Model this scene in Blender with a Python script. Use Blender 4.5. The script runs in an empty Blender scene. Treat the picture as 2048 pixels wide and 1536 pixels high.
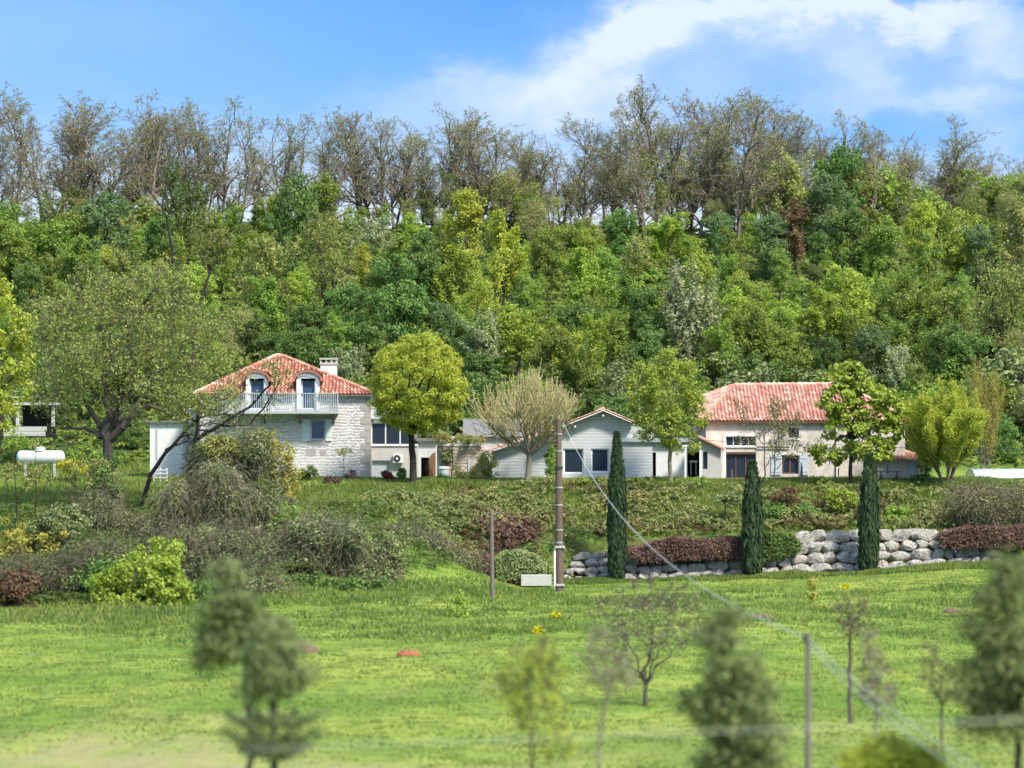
import bpy, bmesh, math, random
import numpy as np
from mathutils import Vector, noise as mnoise

# ---------------------------------------------------------------- camera, sky, sun
F, HZ, ZC = 6851.0, 911.0, 1.6          # focal length in photo pixels, horizon row, eye height
SC = bpy.context.scene
COL = SC.collection
cam_d = bpy.data.cameras.new("camera"); cam = bpy.data.objects.new("camera", cam_d); COL.objects.link(cam)
cam.location = (0, 0, ZC); cam.rotation_euler = (math.radians(90), 0, 0)
cam_d.sensor_width = 36; cam_d.lens = 36*F/2048; cam_d.shift_y = (HZ-768)/2048
cam_d.clip_start = 1; cam_d.clip_end = 20000
cam_d.dof.use_dof = True; cam_d.dof.focus_distance = 250; cam_d.dof.aperture_fstop = 0.64
SC.camera = cam

SUN_EL, SUN_AZ = math.radians(50), math.radians(42)     # azimuth measured from "behind the camera" towards the right
sun_vec = Vector((math.cos(SUN_EL)*math.sin(SUN_AZ), -math.cos(SUN_EL)*math.cos(SUN_AZ), math.sin(SUN_EL)))
sd = bpy.data.lights.new("sun", 'SUN'); sd.energy = 3.1; sd.angle = math.radians(8); sd.color = (1.0, 0.94, 0.83)
sun = bpy.data.objects.new("sun", sd); COL.objects.link(sun)
sun.rotation_euler = (-sun_vec).to_track_quat('-Z', 'Y').to_euler()
SC.view_settings.view_transform = 'Standard'; SC.view_settings.look = 'None'
SC.view_settings.exposure = 1.04; SC.view_settings.gamma = 1; SC.view_settings.use_curve_mapping = False
SC.cycles.max_bounces = 6; SC.cycles.transparent_max_bounces = 6
SC.cycles.diffuse_bounces = 3; SC.cycles.use_denoising = True

world = bpy.data.worlds.new("World"); SC.world = world; world.use_nodes = True
def build_world():
    nt = world.node_tree; N = nt.nodes; L = nt.links; N.clear()
    out = N.new('ShaderNodeOutputWorld'); bg = N.new('ShaderNodeBackground'); L.new(bg.outputs[0], out.inputs[0])
    def m(op, a, b=None, c=None):
        n = N.new('ShaderNodeMath'); n.operation = op
        for i, v in enumerate((a, b, c)):
            if v is None: continue
            if isinstance(v, (int, float)): n.inputs[i].default_value = v
            else: L.new(v, n.inputs[i])
        return n.outputs[0]
    def mix(f, a, b):
        n = N.new('ShaderNodeMix'); n.data_type = 'RGBA'; n.clamp_factor = True
        for i, v in ((0, f), (6, a), (7, b)):
            if isinstance(v, (int, float)): n.inputs[i].default_value = v
            elif isinstance(v, tuple): n.inputs[i].default_value = (*v, 1)
            else: L.new(v, n.inputs[i])
        return n.outputs[2]
    sky = N.new('ShaderNodeTexSky'); sky.sky_type = 'NISHITA'; sky.sun_disc = False
    sky.sun_elevation = SUN_EL; sky.sun_rotation = math.atan2(sun_vec.x, sun_vec.y)
    sk = N.new('ShaderNodeVectorMath'); sk.operation = 'SCALE'; L.new(sky.outputs[0], sk.inputs[0]); sk.inputs[3].default_value = 0.15
    tc = N.new('ShaderNodeTexCoord'); sp = N.new('ShaderNodeSeparateXYZ'); L.new(tc.outputs['Generated'], sp.inputs[0])
    y = m('MAXIMUM', sp.outputs[1], 0.02)
    u = m('DIVIDE', sp.outputs[0], y); v = m('DIVIDE', sp.outputs[2], y)      # tangents of azimuth and elevation
    cv = N.new('ShaderNodeCombineXYZ'); L.new(u, cv.inputs[0]); L.new(v, cv.inputs[1])
    def noise(scale, det, rough=0.55, dx=0):
        mp = N.new('ShaderNodeMapping'); mp.inputs['Location'].default_value = (dx, dx*.7, 0); mp.inputs['Scale'].default_value = (1, 1.5, 1)
        L.new(cv.outputs[0], mp.inputs[0])
        n = N.new('ShaderNodeTexNoise'); n.inputs['Scale'].default_value = scale; n.inputs['Detail'].default_value = det
        n.inputs['Roughness'].default_value = rough; L.new(mp.outputs[0], n.inputs['Vector']); return n.outputs['Fac']
    wu = m('MULTIPLY_ADD', noise(20, 7, .62), 0.060, m('SUBTRACT', u, 0.030))
    wv = m('MULTIPLY_ADD', noise(22, 7, .62, dx=5.3), 0.046, m('SUBTRACT', v, 0.023))
    total = None
    blobs = [(930,190,190,55,.50),(890,140,60,38,.42),(985,150,48,36,.36),(1120,175,90,50,.50),(1180,130,80,50,.70),(1240,95,80,45,.75),
             (1310,62,110,46,.85),(1420,28,130,36,.85),(1450,120,280,100,.36),(1800,150,220,80,.20),(1620,8,220,30,.95),(1840,25,170,34,.95),(1985,85,110,45,.85),
             (1700,110,50,80,.42),(1960,190,120,40,.50),(1800,205,120,30,.42),(1540,55,90,40,.42),(1400,190,120,40,.16),
             (1190,215,110,40,.42),(2010,265,90,26,.45),(300,330,700,90,.30),(1050,270,330,50,.40),(200,60,320,60,.08)]
    for px, py, rx, ry, s in blobs:
        a = m('DIVIDE', m('SUBTRACT', wu, (px-1024)/F), rx/F); b = m('DIVIDE', m('SUBTRACT', wv, (HZ-py)/F), ry/F)
        r2 = m('ADD', m('MULTIPLY', a, a), m('MULTIPLY', b, b))
        g = m('MULTIPLY', m('POWER', 2.718, m('MULTIPLY', r2, -0.9)), s)
        total = g if total is None else m('ADD', total, g)
    det = m('MULTIPLY_ADD', noise(38, 7, .62, 2.2), 1.5, 0.28)
    cl = m('MULTIPLY', total, det)
    far = m('MULTIPLY', m('SUBTRACT', noise(3, 5, .6, 9), 0.5), 1.6)          # loose cloud in the rest of the sky
    vr = N.new('ShaderNodeMapRange'); vr.inputs[1].default_value = .15; vr.inputs[2].default_value = .35; L.new(v, vr.inputs[0])
    blue = N.new('ShaderNodeValToRGB'); e = blue.color_ramp.elements
    vv = N.new('ShaderNodeMapRange'); vv.inputs[1].default_value = .05; vv.inputs[2].default_value = .145; L.new(v, vv.inputs[0]); L.new(vv.outputs[0], blue.inputs[0])
    e[0].position = 0; e[0].color = (.46, .68, .96, 1); e[1].position = 1; e[1].color = (.085, .33, .82, 1)
    k = blue.color_ramp.elements.new(.5); k.color = (.20, .48, .95, 1)
    lt = N.new('ShaderNodeMapRange'); lt.inputs[1].default_value = .02; lt.inputs[2].default_value = -.16; lt.inputs[4].default_value = .62; L.new(u, lt.inputs[0])
    b2 = mix(lt.outputs[0], blue.outputs[0], (.34, .62, 1.0))
    c2 = mix(m('MULTIPLY', cl, .80), b2, (.70, .81, .98))
    lo = N.new('ShaderNodeMapRange'); lo.inputs[1].default_value = .092; lo.inputs[2].default_value = .068; lo.inputs[4].default_value = .85; L.new(v, lo.inputs[0])
    c2b = mix(lo.outputs[0], c2, (.80, .87, .97))
    ex = N.new('ShaderNodeVectorMath'); ex.operation = 'SCALE'; L.new(c2b, ex.inputs[0]); ex.inputs[3].default_value = 0.55
    # above ~20 degrees and behind: the physical sky with scattered cloud
    c3 = mix(m('MULTIPLY', far, .6), sk.outputs[0], (.9, .92, .95))
    up = N.new('ShaderNodeMapRange'); up.inputs[1].default_value = .16; up.inputs[2].default_value = .42; L.new(sp.outputs[2], up.inputs[0])
    fin = mix(up.outputs[0], ex.outputs[0], c3)
    L.new(fin, bg.inputs[0]); bg.inputs[1].default_value = 1.0
build_world()

# ---------------------------------------------------------------- helpers
def px2x(px, d): return (px-1024)/F*d
def py2z(py, d): return ZC + (HZ-py)/F*d
def P3(px, py, d): return np.array((px2x(px, d), d, py2z(py, d)))
ORG = {}
def lin(h):
    h = h.lstrip('#'); c = [int(h[i:i+2], 16)/255 for i in (0, 2, 4)]
    return tuple(((x+.055)/1.055)**2.4 if x > .04045 else x/12.92 for x in c)

def npmesh(name, V, Q, tint=None, smooth=False):
    V = np.asarray(V, np.float32); Q = np.asarray(Q, np.int32); k = Q.shape[1]
    me = bpy.data.meshes.new(name)
    me.vertices.add(len(V)); me.vertices.foreach_set('co', V.ravel())
    me.loops.add(Q.size); me.loops.foreach_set('vertex_index', Q.ravel())
    me.polygons.add(len(Q)); me.polygons.foreach_set('loop_start', np.arange(0, Q.size, k, dtype=np.int32))
    me.polygons.foreach_set('loop_total', np.full(len(Q), k, np.int32))
    if smooth: me.polygons.foreach_set('use_smooth', np.ones(len(Q), bool))
    me.update(calc_edges=True)
    if tint is not None:
        a = me.attributes.new('tint', 'FLOAT', 'FACE'); a.data.foreach_set('value', np.asarray(tint, np.float32))
    return me
def link(name, me, mat=None, parent=None, org=None):
    """parent: part of that thing (coordinates in me are world); org: origin of a top-level mesh thing"""
    o = bpy.data.objects.new(name, me); COL.objects.link(o)
    if mat and not me.materials: me.materials.append(mat)
    if parent is not None:
        w = ORG[parent.name]; o.parent = parent; ORG[o.name] = w
        me.transform(__import__('mathutils').Matrix.Translation((-w[0], -w[1], -w[2])))
    elif org is not None:
        o.location = org; ORG[o.name] = org
        me.transform(__import__('mathutils').Matrix.Translation((-org[0], -org[1], -org[2])))
    else: ORG[o.name] = (0, 0, 0)
    return o
def tag(o, label, cat, group=None, kind=None):
    if label: o['label'] = label
    if cat: o['category'] = cat
    if group: o['group'] = group
    if kind: o['kind'] = kind
    return o
def thing(name, label, cat, org, group=None):
    o = bpy.data.objects.new(name, None); COL.objects.link(o); o.empty_display_size = .3
    o.location = org; ORG[o.name] = tuple(org); return tag(o, label, cat, group)

class MB:
    """collects polygons in world coordinates"""
    def __init__(s): s.v = []; s.f = []; s.t = []
    def face(s, pts, t=.5):
        n = len(s.v); s.v += [tuple(p) for p in pts]; s.f.append(tuple(range(n, n+len(pts)))); s.t.append(t)
    def box(s, x0, x1, y0, y1, z0, z1, t=.5):
        n = len(s.v)
        s.v += [(x0,y0,z0),(x1,y0,z0),(x1,y1,z0),(x0,y1,z0),(x0,y0,z1),(x1,y0,z1),(x1,y1,z1),(x0,y1,z1)]
        for q in ((0,3,2,1),(4,5,6,7),(0,1,5,4),(1,2,6,5),(2,3,7,6),(3,0,4,7)): s.f.append(tuple(n+i for i in q)); s.t.append(t)
        return s
    def pbox(s, px0, px1, py0, py1, d0, d1, t=.5):
        """box whose front face (distance d0) covers these photo rows and columns"""
        return s.box(px2x(px0,d0), px2x(px1,d0), d0, d1, py2z(py1,d0), py2z(py0,d0), t)
    def bar(s, a, b, w, h=None, t=.5):
        a = Vector(a); b = Vector(b); h = h or w; d = (b-a).normalized()
        u = d.cross(Vector((0,0,1)));  u = Vector((1,0,0)) if u.length < 1e-3 else u.normalized(); v = d.cross(u).normalized()
        n = len(s.v)
        for p in (a, b):
            for i, j in ((-1,-1),(1,-1),(1,1),(-1,1)): s.v.append(tuple(p + u*i*w/2 + v*j*h/2))
        for q in ((0,1,2,3),(7,6,5,4),(0,4,5,1),(1,5,6,2),(2,6,7,3),(3,7,4,0)): s.f.append(tuple(n+i for i in q)); s.t.append(t)
        return s
    def tube(s, pts, rad, k=8, t=.5, cap=True):
        pts = [Vector(p) for p in pts]; n0 = len(s.v)
        if not hasattr(rad, '__len__'): rad = [rad]*len(pts)
        for i, p in enumerate(pts):
            d = (pts[min(i+1, len(pts)-1)]-pts[max(i-1, 0)]).normalized()
            ref = Vector((0,1,0)) if abs(d.y) < .9 else Vector((1,0,0))
            u = d.cross(ref).normalized(); v = d.cross(u).normalized()
            for j in range(k):
                a = 2*math.pi*j/k; s.v.append(tuple(p + (u*math.cos(a)+v*math.sin(a))*rad[i]))
        for i in range(len(pts)-1):
            for j in range(k):
                a = n0+i*k+j; b = n0+i*k+(j+1)%k; s.f.append((a, b, b+k, a+k)); s.t.append(t)
        if cap:
            s.f.append(tuple(n0+j for j in range(k-1,-1,-1))); s.t.append(t)
            s.f.append(tuple(n0+(len(pts)-1)*k+j for j in range(k))); s.t.append(t)
        return s
    def build(s, name, mat, parent=None, org=None, smooth=False, bevel=0):
        me = bpy.data.meshes.new(name); me.from_pydata(s.v, [], s.f); me.update()
        a = me.attributes.new('tint', 'FLOAT', 'FACE'); a.data.foreach_set('value', np.asarray(s.t, np.float32))
        if smooth:
            me.polygons.foreach_set('use_smooth', np.ones(len(me.polygons), bool))
        o = link(name, me, mat, parent, org)
        if bevel:
            b = o.modifiers.new('b', 'BEVEL'); b.width = bevel; b.segments = 2; b.limit_method = 'ANGLE'
        return o

# ---------------------------------------------------------------- materials
def newmat(name):
    m = bpy.data.materials.new(name); m.use_nodes = True; nt = m.node_tree
    return m, nt, nt.nodes, nt.links, nt.nodes['Principled BSDF']
def nmath(nt, op, a, b=None, c=None):
    n = nt.nodes.new('ShaderNodeMath'); n.operation = op
    for i, v in enumerate((a, b, c)):
        if v is None: continue
        if isinstance(v, (int, float)): n.inputs[i].default_value = v
        else: nt.links.new(v, n.inputs[i])
    return n.outputs[0]
def nmix(nt, f, a, b, blend='MIX'):
    n = nt.nodes.new('ShaderNodeMix'); n.data_type = 'RGBA'; n.blend_type = blend; n.clamp_factor = True
    for i, v in ((0, f), (6, a), (7, b)):
        if isinstance(v, (int, float)): n.inputs[i].default_value = v
        elif isinstance(v, tuple): n.inputs[i].default_value = (*v[:3], 1)
        else: nt.links.new(v, n.inputs[i])
    return n.outputs[2]
def nnoise(nt, scale, det=4, rough=.6, coord='Object', stretch=(1,1,1)):
    tc = nt.nodes.new('ShaderNodeTexCoord'); mp = nt.nodes.new('ShaderNodeMapping'); mp.inputs['Scale'].default_value = stretch
    nt.links.new(tc.outputs[coord], mp.inputs[0])
    n = nt.nodes.new('ShaderNodeTexNoise'); n.inputs['Scale'].default_value = scale; n.inputs['Detail'].default_value = det; n.inputs['Roughness'].default_value = rough
    nt.links.new(mp.outputs[0], n.inputs['Vector']); return n.outputs['Fac']
def nramp(nt, f, a, b):
    n = nt.nodes.new('ShaderNodeMapRange'); n.inputs[1].default_value = a; n.inputs[2].default_value = b; nt.links.new(f, n.inputs[0]); return n.outputs[0]
def nbump(nt, h, dist, bsdf, strength=1.0):
    b = nt.nodes.new('ShaderNodeBump'); b.inputs['Distance'].default_value = dist; b.inputs['Strength'].default_value = strength
    nt.links.new(h, b.inputs['Height']); nt.links.new(b.outputs[0], bsdf.inputs['Normal'])
def attr(nt, name):
    n = nt.nodes.new('ShaderNodeAttribute'); n.attribute_name = name; return n
def mat_leaf(name, c1, c2, transl=.35, var=.25, hue=.02):
    m, nt, N, L, b = newmat(name)
    t = attr(nt, 'tint').outputs['Fac']; oi = N.new('ShaderNodeObjectInfo')
    col = nmix(nt, t, c1, c2)
    hs = N.new('ShaderNodeHueSaturation'); L.new(col, hs.inputs['Color'])
    L.new(nmath(nt, 'MULTIPLY_ADD', oi.outputs['Random'], 2*hue, .5-hue), hs.inputs['Hue'])
    L.new(nmath(nt, 'MULTIPLY_ADD', oi.outputs['Random'], var*2, 1-var), hs.inputs['Value'])
    hs.inputs['Saturation'].default_value = 1.0
    L.new(hs.outputs[0], b.inputs['Base Color']); b.inputs['Roughness'].default_value = .55
    b.inputs['Specular IOR Level'].default_value = .25
    tr = N.new('ShaderNodeBsdfTranslucent'); L.new(hs.outputs[0], tr.inputs[0])
    mx = N.new('ShaderNodeMixShader'); mx.inputs[0].default_value = transl
    L.new(b.outputs[0], mx.inputs[1]); L.new(tr.outputs[0], mx.inputs[2]); L.new(mx.outputs[0], N['Material Output'].inputs[0])
    return m
def mat_plain(name, c, rough=.7, c2=None, scale=3, amt=.5, bump=0, metal=0, spec=.4, stretch=(1,1,1)):
    m, nt, N, L, b = newmat(name)
    c2 = c2 or tuple(x*.7 for x in c)
    n = nnoise(nt, scale, 6, .65, stretch=stretch)
    col = nmix(nt, nmath(nt, 'MULTIPLY', nramp(nt, n, .35, .7), amt), c, c2)
    L.new(col, b.inputs['Base Color']); b.inputs['Roughness'].default_value = rough; b.inputs['Metallic'].default_value = metal
    b.inputs['Specular IOR Level'].default_value = spec
    if bump: nbump(nt, n, bump, b)
    return m
def mat_stone(name, stone1, stone2, mortar, bw, bh, msize=.18, bump=.03, patch=None):
    m, nt, N, L, b = newmat(name)
    tc = N.new('ShaderNodeTexCoord'); sp = N.new('ShaderNodeSeparateXYZ'); L.new(tc.outputs['Object'], sp.inputs[0])
    cb = N.new('ShaderNodeCombineXYZ'); L.new(nmath(nt, 'ADD', sp.outputs[0], sp.outputs[1]), cb.inputs[0]); L.new(sp.outputs[2], cb.inputs[1])
    nz = N.new('ShaderNodeTexNoise'); nz.inputs['Scale'].default_value = 2.6; nz.inputs['Detail'].default_value = 3; L.new(cb.outputs[0], nz.inputs['Vector'])
    wm = N.new('ShaderNodeVectorMath'); wm.operation = 'MULTIPLY_ADD'; L.new(nz.outputs['Color'], wm.inputs[0]); wm.inputs[1].default_value = (.50, .24, 0); L.new(cb.outputs[0], wm.inputs[2])
    br = N.new('ShaderNodeTexBrick'); L.new(wm.outputs[0], br.inputs['Vector'])
    br.inputs['Color1'].default_value = (1,1,1,1); br.inputs['Color2'].default_value = (0,0,0,1); br.inputs['Mortar'].default_value = (.5,.5,.5,1)
    br.inputs['Scale'].default_value = 1; br.inputs['Mortar Size'].default_value = msize*bh; br.inputs['Mortar Smooth'].default_value = .6
    br.inputs['Brick Width'].default_value = bw; br.inputs['Row Height'].default_value = bh; br.inputs['Bias'].default_value = 0
    br.offset = .45; br.squash = 1.35; br.squash_frequency = 3
    g = N.new('ShaderNodeSeparateColor'); L.new(br.outputs['Color'], g.inputs[0])
    st = nmix(nt, g.outputs[0], stone1, stone2)
    n2 = nnoise(nt, 2.5, 6, .7); st = nmix(nt, nmath(nt, 'MULTIPLY', nramp(nt, n2, .45, .75), .45), st, tuple(x*.45 for x in stone1))
    col = nmix(nt, br.outputs['Fac'], st, mortar)
    n3 = nnoise(nt, .55, 5, .6, stretch=(1,1,.5)); col = nmix(nt, nmath(nt, 'MULTIPLY', nramp(nt, n3, .5, .75), .55), col, patch or mortar)
    L.new(col, b.inputs['Base Color']); b.inputs['Roughness'].default_value = .9; b.inputs['Specular IOR Level'].default_value = .2
    nbump(nt, nmath(nt, 'SUBTRACT', nmath(nt, 'MULTIPLY', n2, .6), br.outputs['Fac']), bump, b)
    return m
def mat_tint(name, ramp, rough=.8, scale=8, amt=.4, hspec=.3, bump=0):
    """colour chosen per face by the 'tint' attribute"""
    m, nt, N, L, b = newmat(name)
    r = N.new('ShaderNodeValToRGB'); L.new(attr(nt, 'tint').outputs['Fac'], r.inputs[0])
    el = r.color_ramp.elements
    while len(el) < len(ramp): el.new(.5)
    for i, (p, c) in enumerate(ramp): el[i].position = p; el[i].color = (*c, 1)
    n = nnoise(nt, scale, 5, .7)
    col = nmix(nt, nmath(nt, 'MULTIPLY', nramp(nt, n, .4, .75), amt), r.outputs[0], tuple(x*.45 for x in ramp[0][1]))
    L.new(col, b.inputs['Base Color']); b.inputs['Roughness'].default_value = rough; b.inputs['Specular IOR Level'].default_value = hspec
    if bump: nbump(nt, n, bump, b)
    return m
def mat_glass(name, c=(.02,.03,.05), rough=.05, spec=.8):
    m, nt, N, L, b = newmat(name); b.inputs['Base Color'].default_value = (*c, 1); b.inputs['Roughness'].default_value = rough; b.inputs['Specular IOR Level'].default_value = spec
    n = nnoise(nt, 1.2, 3); nbump(nt, n, .012, b)
    return m

M = {}
M['bark_dark'] = mat_plain('bark_dark', (.045,.036,.028), .9, (.018,.015,.012), 6, .8, .03, stretch=(1,1,.3))
M['bark_grey'] = mat_plain('bark_grey', (.13,.105,.08), .9, (.05,.04,.03), 6, .8, .03, stretch=(1,1,.3))
M['bark_ridge'] = mat_plain('bark_ridge', (.24,.20,.15), .9, (.11,.09,.07), 5, .8, .0)
M['bark_pale'] = mat_plain('bark_pale', (.26,.22,.17), .9, (.12,.10,.07), 6, .7, .02)
M['twig_gold'] = mat_plain('twig_gold', (.50,.42,.22), .85, (.30,.24,.12), 3, .6)
M['twig_brown'] = mat_tint('twig_brown', [(0,(.05,.045,.03)),(.5,(.15,.135,.08)),(1,(.34,.31,.19))], .9, 3, .3)
M['leaf_bright'] = mat_leaf('leaf_bright', (.25,.36,.045), (.46,.56,.09), .4, .12, .008)
M['leaf_lime'] = mat_leaf('leaf_lime', (.32,.38,.04), (.56,.60,.09), .4, .12, .01)
M['leaf_mid'] = mat_leaf('leaf_mid', (.17,.27,.045), (.37,.47,.09), .42, .25, .015)
M['leaf_dark'] = mat_leaf('leaf_dark', (.085,.16,.038), (.22,.32,.075), .35, .25, .015)
M['leaf_blue'] = mat_leaf('leaf_blue', (.11,.19,.07), (.25,.35,.13), .35, .25, .012)
M['leaf_olive'] = mat_leaf('leaf_olive', (.22,.265,.06), (.44,.49,.13), .42, .15, .012)
M['leaf_pale'] = mat_leaf('leaf_pale', (.24,.30,.12), (.48,.52,.28), .35, .1, .01)
M['leaf_willow'] = mat_leaf('leaf_willow', (.36,.42,.045), (.60,.64,.10), .5, .0, .0)
M['leaf_rust'] = mat_leaf('leaf_rust', (.12,.075,.035), (.26,.17,.08), .25, .2, .01)
M['leaf_gold'] = mat_leaf('leaf_gold', (.30,.29,.045), (.58,.53,.12), .35, .1, .01)
M['leaf_bud'] = mat_leaf('leaf_bud', (.26,.28,.08), (.50,.52,.16), .35, .2, .015)
M['leaf_purple'] = mat_leaf('leaf_purple', (.10,.05,.04), (.25,.15,.11), .2, .1, .005)
M['leaf_red'] = mat_leaf('leaf_red', (.12,.025,.025), (.30,.07,.06), .3, .1, .005)
M['leaf_juniper'] = mat_leaf('leaf_juniper', (.055,.10,.03), (.37,.37,.12), .2, .1, .01)
M['leaf_brush'] = mat_leaf('leaf_brush', (.10,.15,.05), (.37,.42,.16), .2, .15, .01)
M['leaf_cypress'] = mat_leaf('leaf_cypress', (.018,.045,.02), (.075,.115,.045), .1, .1, .01)
M['leaf_pine_hazed'] = mat_leaf('leaf_pine_hazed', (.10,.145,.05), (.32,.37,.13), .3, .15, .01)  # green lightened so the leaf colour carries the haze over the near pines
M['leaf_grass'] = mat_leaf('leaf_grass', (.12,.20,.035), (.31,.37,.085), .4, .0, .0)
M['leaf_grass_dark'] = mat_leaf('leaf_grass_dark', (.09,.17,.035), (.27,.33,.075), .35, .0, .0)  # darker green for rough tufts and for painted shade at wall and bank foot
M['flower_yellow'] = mat_leaf('flower_yellow', (.42,.42,.01), (.75,.68,.02), .3, .0, .0)

# ---------------------------------------------------------------- terrain
PROF = {  # x of the section: list of (distance, height)
 -200: [(0,-14),(70,-9.5),(100,-7.6),(150,-6.4),(160,-6.0),(185,-4.2),(200,-2.7),(214,-.6),(225,1.0),(240,3.4),(262,8),(300,15.5),(343,25),(352,25.6),(400,20),(700,0),(1500,-30),(6000,-60)],
 -15:  [(0,-14),(70,-9.5),(100,-7.6),(150,-6.4),(162,-6.1),(185,-4.8),(200,-2.6),(212,-.5),(217,0.0),(236,.2),(250,4.0),(300,14.5),(343,24.6),(352,25.2),(400,20),(700,0),(1500,-30),(6000,-60)],
 -8:   [(0,-14),(70,-9.5),(100,-7.6),(150,-6.3),(175,-5.9),(190,-5.0),(200,-2.6),(210,-.6),(216,0.0),(236,.1),(250,4.0),(300,14.5),(343,24.6),(352,25.2),(400,20),(700,0),(1500,-30),(6000,-60)],
 1:    [(0,-14),(70,-9.2),(100,-7.5),(150,-6.2),(180,-6.1),(200,-6.05),(204.6,-6.0),(206,-3.7),(213,-.25),(217,0.0),(236,.1),(250,4.0),(300,14.5),(343,24.3),(352,24.9),(400,20),(700,0),(1500,-30),(6000,-60)],
 12:   [(0,-14),(70,-9.2),(100,-7.5),(150,-6.2),(180,-5.95),(200,-5.75),(204.6,-5.7),(205.6,-3.3),(209,-2.4),(213,-.35),(216,0.0),(236,.1),(250,4.0),(300,14.5),(343,24.3),(352,24.9),(400,20),(700,0),(1500,-30),(6000,-60)],
 30:   [(0,-14),(70,-9.2),(100,-7.5),(150,-6.2),(180,-5.6),(200,-5.1),(204.6,-4.9),(205.6,-2.8),(209,-2.1),(213,-.25),(216,0.0),(236,.1),(250,4.0),(300,14.2),(343,23.8),(352,24.4),(400,20),(700,0),(1500,-30),(6000,-60)],
 200:  [(0,-14),(70,-9.2),(100,-7.5),(150,-6.2),(180,-5.6),(200,-5.1),(204.6,-4.9),(205.6,-2.8),(209,-2.1),(213,-.25),(216,0.0),(236,.1),(250,4.0),(300,13.8),(343,22.8),(352,23.4),(400,20),(700,0),(1500,-30),(6000,-60)],
}
PX = sorted(PROF)
def zbase(x, y):
    x = np.asarray(x, float); y = np.asarray(y, float)
    Z = np.stack([np.interp(y, [p[0] for p in PROF[k]], [p[1] for p in PROF[k]]) for k in PX])
    xi = np.interp(np.clip(x, PX[0], PX[-1]), PX, np.arange(len(PX)))
    i = np.clip(np.floor(xi).astype(int), 0, len(PX)-2); f = xi-i; f = f*f*(3-2*f)
    ar = np.arange(len(i.ravel())) if i.ndim else None
    Zr = Z.reshape(len(PX), -1); ir = np.atleast_1d(i).ravel(); fr = np.atleast_1d(f).ravel(); ar = np.arange(len(ir))
    return (Zr[ir, ar]*(1-fr) + Zr[ir+1, ar]*fr).reshape(np.shape(x))
def bumps(x, y):
    a = .10*np.sin(x*.55+1.3*np.sin(y*.11))*np.sin(y*.31+.7) + .07*np.sin(x*1.3+2)*np.sin(y*.9+x*.2) + .035*np.sin(x*2.9+y*1.7)*np.sin(y*2.3-x)
    flat = np.where((y > 212) & (y < 238), .15, 1.0)
    return a*flat + np.where(y > 245, .5*np.sin(x*.21+1)*np.sin(y*.13), 0)
def zg(x, y): return zbase(x, y) + bumps(np.asarray(x, float), np.asarray(y, float))
def zgf(x, y): return float(zg(np.array([x]), np.array([y]))[0])
def ground_at(px, py, lo=55, hi=340):
    """first point of the ground on the sight line through a photo pixel"""
    d = np.arange(lo, hi, .25); z = zg(px2x(px, d), d); row = HZ - (z-ZC)/d*F
    k = np.argmax(row <= py) if (row <= py).any() else len(d)-1
    return float(px2x(px, d[k])), float(d[k]), float(z[k])

def vnoise(x, y, s, seed=0):
    """smooth value noise on arrays"""
    x = x/s+seed*17.3; y = y/s+seed*9.1; xi = np.floor(x).astype(int); yi = np.floor(y).astype(int); fx = x-xi; fy = y-yi
    fx = fx*fx*(3-2*fx); fy = fy*fy*(3-2*fy)
    def h(a, b): 
        n = (a*374761393 + b*668265263 + seed*144665) & 0x7fffffff; n = ((n ^ (n >> 13))*1274126177) & 0x7fffffff
        return ((n ^ (n >> 16)) & 0xffff)/65535.0
    return (h(xi,yi)*(1-fx)+h(xi+1,yi)*fx)*(1-fy) + (h(xi,yi+1)*(1-fx)+h(xi+1,yi+1)*fx)*fy

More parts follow.
